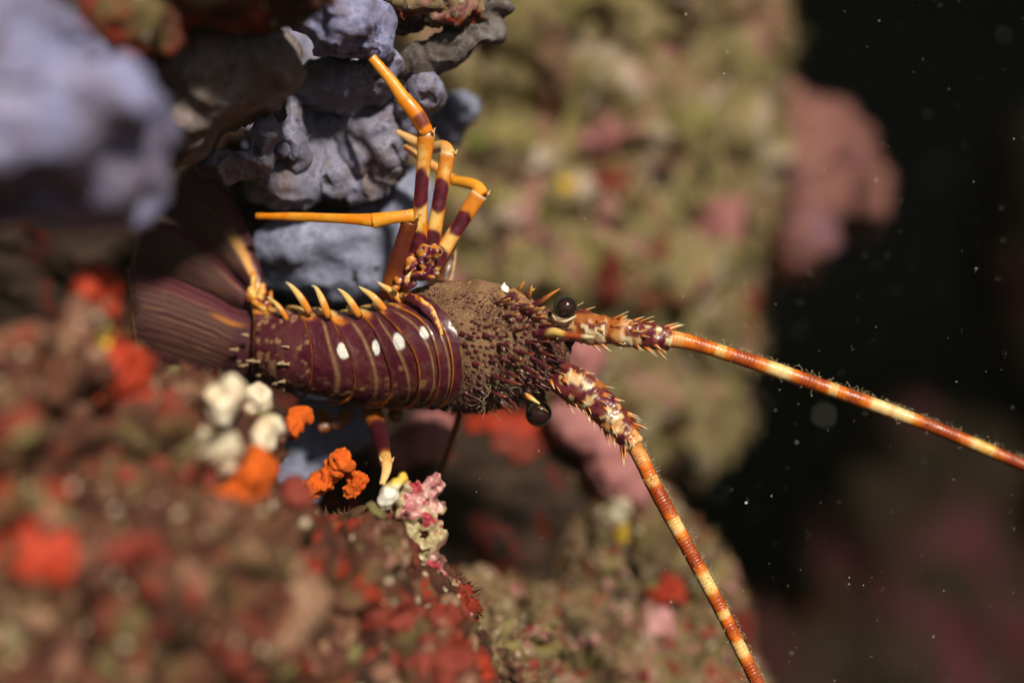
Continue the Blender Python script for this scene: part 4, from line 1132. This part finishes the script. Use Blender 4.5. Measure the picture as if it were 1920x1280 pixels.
def antenna(fl, marks, segs, seed, label):
    n = 1100
    L = np.linalg.norm(np.diff(Parr(fl), axis=0), axis=1).sum()
    s0 = L / 0.0013 * 2 * math.pi
    v, ff, t, a = tube(fl, n, 22, .95, lambda tt, aa: 1 + 0.013 * np.sin(tt * s0) * (1 + .7 * np.sin(tt * 90)) + .025 * np.sin(tt * 37) * np.sin(tt * 61) + 0.01 * np.sin(tt * s0 * .37 + 2 * np.sin(aa)))
    r = np.random.default_rng(seed)
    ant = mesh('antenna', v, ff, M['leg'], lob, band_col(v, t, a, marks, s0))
    ant['label'] = label
    for s in segs:
        v, ff, t, a = tube(s, 46, 30, .85, lambda tt, aa: 1 + .07 * np.sin(aa * 5 + tt * 9) * np.sin(tt * math.pi) + .08 * np.exp(-((tt - .93) / .05) ** 2))
        n1 = fbm(v * 280 + seed, 3, seed); n2 = fbm(v * 420, 2, seed + 3)
        v = v + .0005 * n2[:, None] * (v - v.mean(0)) / np.linalg.norm(v - v.mean(0), axis=1)[:, None]
        c = mixc(MAROON * 1.7, (0.16, 0.03, 0.02), sstep(-.3, .3, n2))
        c = mixc(c, mixc((0.66, 0.36, 0.14), CREAM * .9, sstep(-.2, .4, n2)), sstep(.06, .16, n1 + .22 * np.cos(a - .4) - .19 + .16 * sstep(.8, .95, t)))
        c = mixc(c, AMBER, .5 * sstep(.1, .25, fbm(v * 150 + 9, 2, seed + 5)))
        sg = mesh('peduncle_segment', v, ff, M['spine'], ant, c)
        # spines standing off the segment
        q = smooth_path(np.array([np.append(P(*z[:3]), z[3] * U * .5) for z in s]), 30)
        for k in range(15):
            i = int(3 + 25 * r.random())
            Tq = q[min(i + 1, 29), :3] - q[i - 1, :3]; Tq /= np.linalg.norm(Tq)
            N_ = np.array((0, -1, 0.)) - Tq * (-Tq[1]); N_ /= np.linalg.norm(N_)
            B_ = np.cross(Tq, N_)
            an = r.choice([-1, 1]) * (1.1 + .7 * r.random()) if k < 10 else r.uniform(-1, 1)
            rad = math.cos(an) * N_ * .85 + math.sin(an) * B_
            rr = q[i, 3]
            ln = (.0022 + .003 * r.random()) * (1.2 if k < 8 else .8)
            v2, f2, t2 = cone(q[i, :3] + rad * rr * .82, rad * .75 + Tq * .75, ln, .0007 + .0006 * r.random(), Tq * .4, 6, 7)
            mesh('spine', v2, f2, M['spine'], ant, mixc(mixc(MAROON * 2, AMBER, sstep(0, .4, t2)), CREAM, sstep(.45, .9, t2)))
    # hydroid fuzz clinging to the whip
    bagf = Bag()
    q = smooth_path(np.array([np.append(P(*z[:3]), z[3] * U * .5) for z in fl]), 400)
    for k in range(330):
        i = int(20 + 370 * r.random())
        Tq = q[i + 1, :3] - q[i - 1, :3]; Tq /= np.linalg.norm(Tq)
        N_ = np.array((0, -1, 0.)); B_ = np.cross(Tq, N_); B_ *= np.sign(B_[2])
        an = r.normal(1.2, .7) if r.random() < .75 else r.uniform(-math.pi, math.pi)
        rad = math.cos(an) * N_ + math.sin(an) * B_
        p0 = q[i, :3] + rad * q[i, 3]
        ln = .0006 + .0016 * r.random() ** 2
        rows = np.array([np.append(p0 - rad * .0003, .00006), np.append(p0 + rad * ln * .5 + Tq * r.normal(0, .0004), .00005), np.append(p0 + rad * ln + Tq * r.normal(0, .0008), .00004)])
        v2, f2, _, _ = tube3(rows, 4, 4)
        bagf.add(v2, f2)
        if r.random() < .5:
            iv, jf = ico(1)
            bagf.add(rows[2, :3] + iv * (.00012 + .00016 * r.random()), jf)
    o = bagf.build('fuzz', M['hair'], ant); o['kind'] = 'stuff'
    return ant

F1 = [(1244, 633, -8, 34), (1290, 641, -9, 30), (1350, 659, -10, 28), (1450, 692, -12, 28), (1600, 745, -15, 27), (1750, 801, -19, 25), (1925, 874, -27, 22), (2010, 910, -31, 20)]
def t_of(fl, xs, axis=0):
    q = smooth_path(np.array([np.append(P(*z[:3]), z[:2]) for z in fl]), 600)
    return [float(np.interp(x_, q[:, 3 + axis], np.linspace(0, 1, 600))) for x_ in xs]
tm = t_of(F1, (1262, 1352, 1462, 1562, 1650, 1690, 1842))
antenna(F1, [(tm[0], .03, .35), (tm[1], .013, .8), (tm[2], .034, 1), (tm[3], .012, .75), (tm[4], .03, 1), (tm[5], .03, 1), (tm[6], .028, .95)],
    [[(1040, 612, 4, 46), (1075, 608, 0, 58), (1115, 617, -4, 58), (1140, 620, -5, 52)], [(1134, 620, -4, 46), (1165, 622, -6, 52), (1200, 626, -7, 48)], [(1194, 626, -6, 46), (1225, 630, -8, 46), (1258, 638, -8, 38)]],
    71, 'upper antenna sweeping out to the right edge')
F2 = [(1176, 812, -5, 34), (1200, 856, -5, 30), (1230, 918, -5, 29), (1290, 1028, -5, 28), (1345, 1130, -5, 27), (1425, 1290, -6, 25), (1465, 1370, -6, 24)]
tm = t_of(F2, (850, 900, 985, 1090, 1150, 1215), 1)
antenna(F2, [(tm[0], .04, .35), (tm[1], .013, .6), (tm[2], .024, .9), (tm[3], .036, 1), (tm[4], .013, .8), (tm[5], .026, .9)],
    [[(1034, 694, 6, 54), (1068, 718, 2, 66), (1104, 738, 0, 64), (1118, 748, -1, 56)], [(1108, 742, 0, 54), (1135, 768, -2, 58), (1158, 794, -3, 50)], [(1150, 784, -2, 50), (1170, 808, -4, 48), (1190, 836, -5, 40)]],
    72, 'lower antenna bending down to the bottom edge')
# small feelers folded beside the antenna roots
for pts_ in ([(1040, 640, 2, 12), (1075, 634, -2, 9), (1120, 640, -4, 6)], [(1040, 690, 2, 14), (1060, 700, 0, 10), (1080, 696, -2, 6)]):
    v, ff, t, a = tube(pts_, 20, 8, .9)
    mesh('antennule', v, ff, M['spine'], lob, mixc(MAROON * 1.5, AMBER * .7, sstep(.3, .9, t)))

# walking legs ------------------------------------------------------
def leg_col(kind, v, t, a, seed):
    n1 = fbm(v * 170 + seed, 3, seed)
    n2 = fbm(v * 500, 2, seed + 2)
    if kind == 'stub':
        c = mixc((0.05, 0.012, 0.012), (0.2, 0.07, 0.02), sstep(-.2, .4, n1))
        return mixc(c, (0.6, 0.42, 0.24), sstep(.5, 1.0, a + .3 * n1) * (1 - sstep(1.6, 2.2, a)))
    if kind == 'lower':
        c = mixc((0.4, 0.11, 0.012), (0.22, 0.05, 0.008), sstep(-.3, .4, n1))
        c = mixc(c, MAROON * .8, (1 - sstep(.2, .3, np.abs(t - .58) + .06 * n1)))
        return mixc(c, (0.7, 0.42, 0.13), sstep(.84, .92, t + .05 * n1))
    if kind == 'amber':
        c = mixc((0.30, 0.075, 0.008), (0.11, 0.02, 0.005), sstep(-.3, .4, n1 - .3 * np.cos(a)))
        return mixc(c, MAROON, (1 - sstep(.15, .45, np.abs(t - .62) + .1 * n1)) * .7)
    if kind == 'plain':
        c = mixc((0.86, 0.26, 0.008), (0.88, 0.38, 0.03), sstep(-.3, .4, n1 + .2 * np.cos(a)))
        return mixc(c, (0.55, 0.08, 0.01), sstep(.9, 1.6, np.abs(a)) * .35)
    if kind == 'patch':
        c = mixc((0.86, 0.26, 0.008), (0.55, 0.09, 0.01), sstep(-.2, .5, n1) * .5)
        m = (1 - sstep(.10, .22, np.abs(t - .32) + .05 * n1)) * (1 - sstep(.7, 1.3, np.abs(a - .2)))
        return mixc(c, MAROON * 1.5, m * .85)
    if kind == 'pale':
        return mixc((0.75, 0.33, 0.06), (0.8, 0.5, 0.2), sstep(-.2, .4, n1 + .3 * t))
    if kind == 'dark':
        return mixc((0.16, 0.02, 0.012), (0.3, 0.06, 0.02), sstep(-.2, .3, n1))
    # 'band': yellow-orange shaft with two maroon saddles
    c = mixc((0.75, 0.24, 0.015), YELLOW, sstep(-.2, .5, n1 + .45 * np.cos(a * 1.3) - .3))
    c = mixc(c, ORANGE, sstep(.82, .95, t))
    for (tc, w) in ((.16, .15), (.60, .17)):
        dd = np.abs(t - tc) / w + .5 * (np.abs(a + .12) / 1.5) ** 2 + .22 * n1
        c = mixc(c, mixc(MAROON, (0.13, 0.014, 0.025), sstep(-.3, .3, n2)), 1 - sstep(.80, 1.04, dd + .1 * n2))
    c = mixc(c, (0.5, 0.1, 0.01), .6 * np.exp(-((np.abs(a) - 1.3) / .2) ** 2) * sstep(-.3, .2, n1))
    return mixc(c, (0.8, 0.6, 0.35), sstep(.96, .985, t) * .7)

def leg(segs, seed, label=None):
    root = None
    for k, (kind, pts_) in enumerate(segs):
        v, ff, t, a = tube(pts_, 60, 26, .72, lambda tt, aa: 1 + .05 * np.exp(-((tt - .97) / .05) ** 2) - .05 * np.exp(-((tt - 0) / .04) ** 2) + .035 * np.cos(2 * aa) * np.sin(tt * 3.1))
        cv_ = smooth_path(np.array([P(*z[:3]) for z in pts_]), 60).repeat(26, 0)
        v = v + (v - cv_) * (.10 * fbm(v * 120 + seed, 2, seed) + .06 * np.exp(-((np.abs(a) - 1.25) / .18) ** 2))[:, None]
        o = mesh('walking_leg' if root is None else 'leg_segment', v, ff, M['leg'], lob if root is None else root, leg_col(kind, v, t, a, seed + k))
        if root is None:
            root = o
            if label: o['label'] = label
        elif k == 1:      # little cusps at the knee
            q = P(*pts_[0][:3])
            w = pts_[0][3] * U * .5
            for s in (-1, 1):
                vv_, f_, t_ = cone(q + np.array((s * w * .8, -.001, 0)), (s * .5, -.4, .9), .0022, .0008)
                mesh('knee_cusp', vv_, f_, M['spine'], root, mixc(ORANGE, CREAM, t_))
    return root
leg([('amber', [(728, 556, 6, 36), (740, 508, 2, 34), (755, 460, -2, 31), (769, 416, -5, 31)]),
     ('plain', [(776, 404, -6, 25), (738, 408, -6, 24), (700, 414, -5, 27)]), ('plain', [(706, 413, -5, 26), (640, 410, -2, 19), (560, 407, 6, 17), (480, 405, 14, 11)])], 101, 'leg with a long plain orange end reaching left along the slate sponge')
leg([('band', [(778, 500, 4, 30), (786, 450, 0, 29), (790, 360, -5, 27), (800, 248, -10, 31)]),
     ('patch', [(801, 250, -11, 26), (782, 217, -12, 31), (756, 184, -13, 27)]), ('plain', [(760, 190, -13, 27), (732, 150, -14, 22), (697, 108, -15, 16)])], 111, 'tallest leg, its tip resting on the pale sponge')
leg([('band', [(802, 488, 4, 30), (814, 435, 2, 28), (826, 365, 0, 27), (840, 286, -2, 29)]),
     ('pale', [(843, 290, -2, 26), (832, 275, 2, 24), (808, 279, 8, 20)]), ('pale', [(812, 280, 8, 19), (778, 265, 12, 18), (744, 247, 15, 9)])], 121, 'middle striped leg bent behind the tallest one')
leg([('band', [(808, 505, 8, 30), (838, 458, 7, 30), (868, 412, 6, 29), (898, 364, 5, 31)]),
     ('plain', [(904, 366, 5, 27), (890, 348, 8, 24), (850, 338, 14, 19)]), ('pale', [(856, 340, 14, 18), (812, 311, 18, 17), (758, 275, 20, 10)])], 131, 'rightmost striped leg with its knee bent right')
leg([('stub', [(832, 530, 12, 30), (840, 500, 13, 28), (846, 478, 15, 20), (852, 462, 17, 8)])], 141, 'short dark leg stub behind the striped legs')
leg([('lower', [(694, 756, 28, 38), (706, 795, 18, 34), (716, 830, 6, 29), (725, 870, -8, 23)]), ('pale', [(726, 864, -8, 22), (724, 884, -12, 18), (716, 908, -16, 10)])], 151, 'lower leg with a dark patch standing on the coralline cluster')
leg([('dark', [(864, 768, 22, 14), (846, 830, 36, 12), (826, 884, 54, 10), (805, 925, 85, 7)])], 161, 'thin dark red leg behind the coralline cluster')
# swimmerets under the abdomen
for pts_ in ([(600, 770, 34, 20), (612, 794, 30, 26), (598, 806, 28, 14)], [(745, 765, 30, 22), (742, 778, 26, 30), (752, 784, 25, 12)], [(650, 772, 34, 24), (640, 790, 30, 26), (622, 798, 28, 14)]):
    v, ff, t, a = tube(pts_, 20, 14, .5)
    mesh('swimmeret', v, ff, M['leg'], lob, mixc(AMBER * .5, (0.16, 0.04, 0.01), t))
# jumble of pale hip joints
hip = [(792, 497, -6, 7, 15, 30), (805, 505, -7, 6, 17, -35), (786, 515, -7, 15, 7, 10), (800, 520, -6, 16, 6, 0), (776, 505, -4, 9, 8, 0), (763, 527, -5, 6, 17, -20), (742, 540, -5, 8, 6, 0), (815, 512, -4, 9, 7, 0), (772, 536, -7, 14, 5, 35), (815, 472, -1, 16, 13, 20), (795, 474, -2, 14, 16, 0), (770, 490, 1, 14, 16, 0), (785, 505, 2, 30, 24, 0), (752, 532, 2, 16, 16, 0), (808, 492, -5, 4, 12, 20)]
hv, hf2 = organic_vf([(a_[0], a_[1], a_[2], a_[3], a_[4], max(1.0, min(a_[3], a_[4]) * .22), a_[5]) for a_ in hip], .00045, 1, lambda v: .0004 * fbm(v * 330, 3, 8), 200, .25)
n1 = fbm(hv * 230, 3, 4); n2 = fbm(hv * 300 + 7, 2, 5)
c = mixc(mixc((0.75, 0.5, 0.25), ORANGE * .75, sstep(-.3, 0, n1)), MAROON * 1.4, sstep(-.18, .02, n2))
mesh('hip_joint', hv, hf2, M['spine'], lob, c)

# ------------------------------------------------------------------ drifting specks and the night water
bag = Bag()
iv, jf = ico(1)
r = np.random.default_rng(5)
for k in range(680):
    right = r.random() < .62
    px = r.uniform(1250, 1960) if right else r.uniform(650, 1960)
    py = r.uniform(-30, 1310)
    d = r.uniform(-190, 420) if r.random() < .45 else r.uniform(-25, 60)
    if not right: d = r.uniform(-40, 15)
    s = (0.00009 + 0.00022 * r.random() ** 3) * (1 + max(0, d) / 300)
    if r.random() < .03: s *= 2.2
    bag.add(P(px, py, d) + iv * s * (0.35 + 1.3 * r.random(3) ** 2), jf)
o = bag.build('drifting_specks', M['speck'])
tag(o, 'pale specks drifting in the dark water', kind='stuff')

m = bpy.data.materials.new('night_water')
m.use_nodes = True
nt = m.node_tree
nt.nodes.remove(nt.nodes['Principled BSDF'])
pv = nt.nodes.new('ShaderNodeVolumePrincipled')
pv.inputs['Color'].default_value = (0.005, 0.0055, 0.004, 1)
pv.inputs['Absorption Color'].default_value = (0.0, 0.0, 0.0, 1)
pv.inputs['Density'].default_value = 0.8
pv.inputs['Density Attribute'].default_value = ''
pv.inputs['Temperature Attribute'].default_value = ''
pv.inputs['Color Attribute'].default_value = ''
nt.links.new(pv.outputs[0], nt.nodes['Material Output'].inputs['Volume'])
lo, hi = np.array((-2.6, -0.62, -2.2)), np.array((2.6, 6.0, 2.4))
v = np.array([[(lo, hi)[i][0], (lo, hi)[j][1], (lo, hi)[k][2]] for i in (0, 1) for j in (0, 1) for k in (0, 1)])
f = [[0, 1, 3, 2], [4, 6, 7, 5], [0, 4, 5, 1], [2, 3, 7, 6], [0, 2, 6, 4], [1, 5, 7, 3]]
o = mesh('haze', v, f, m, smooth=False)
tag(o, 'dark night sea water around everything', kind='stuff')
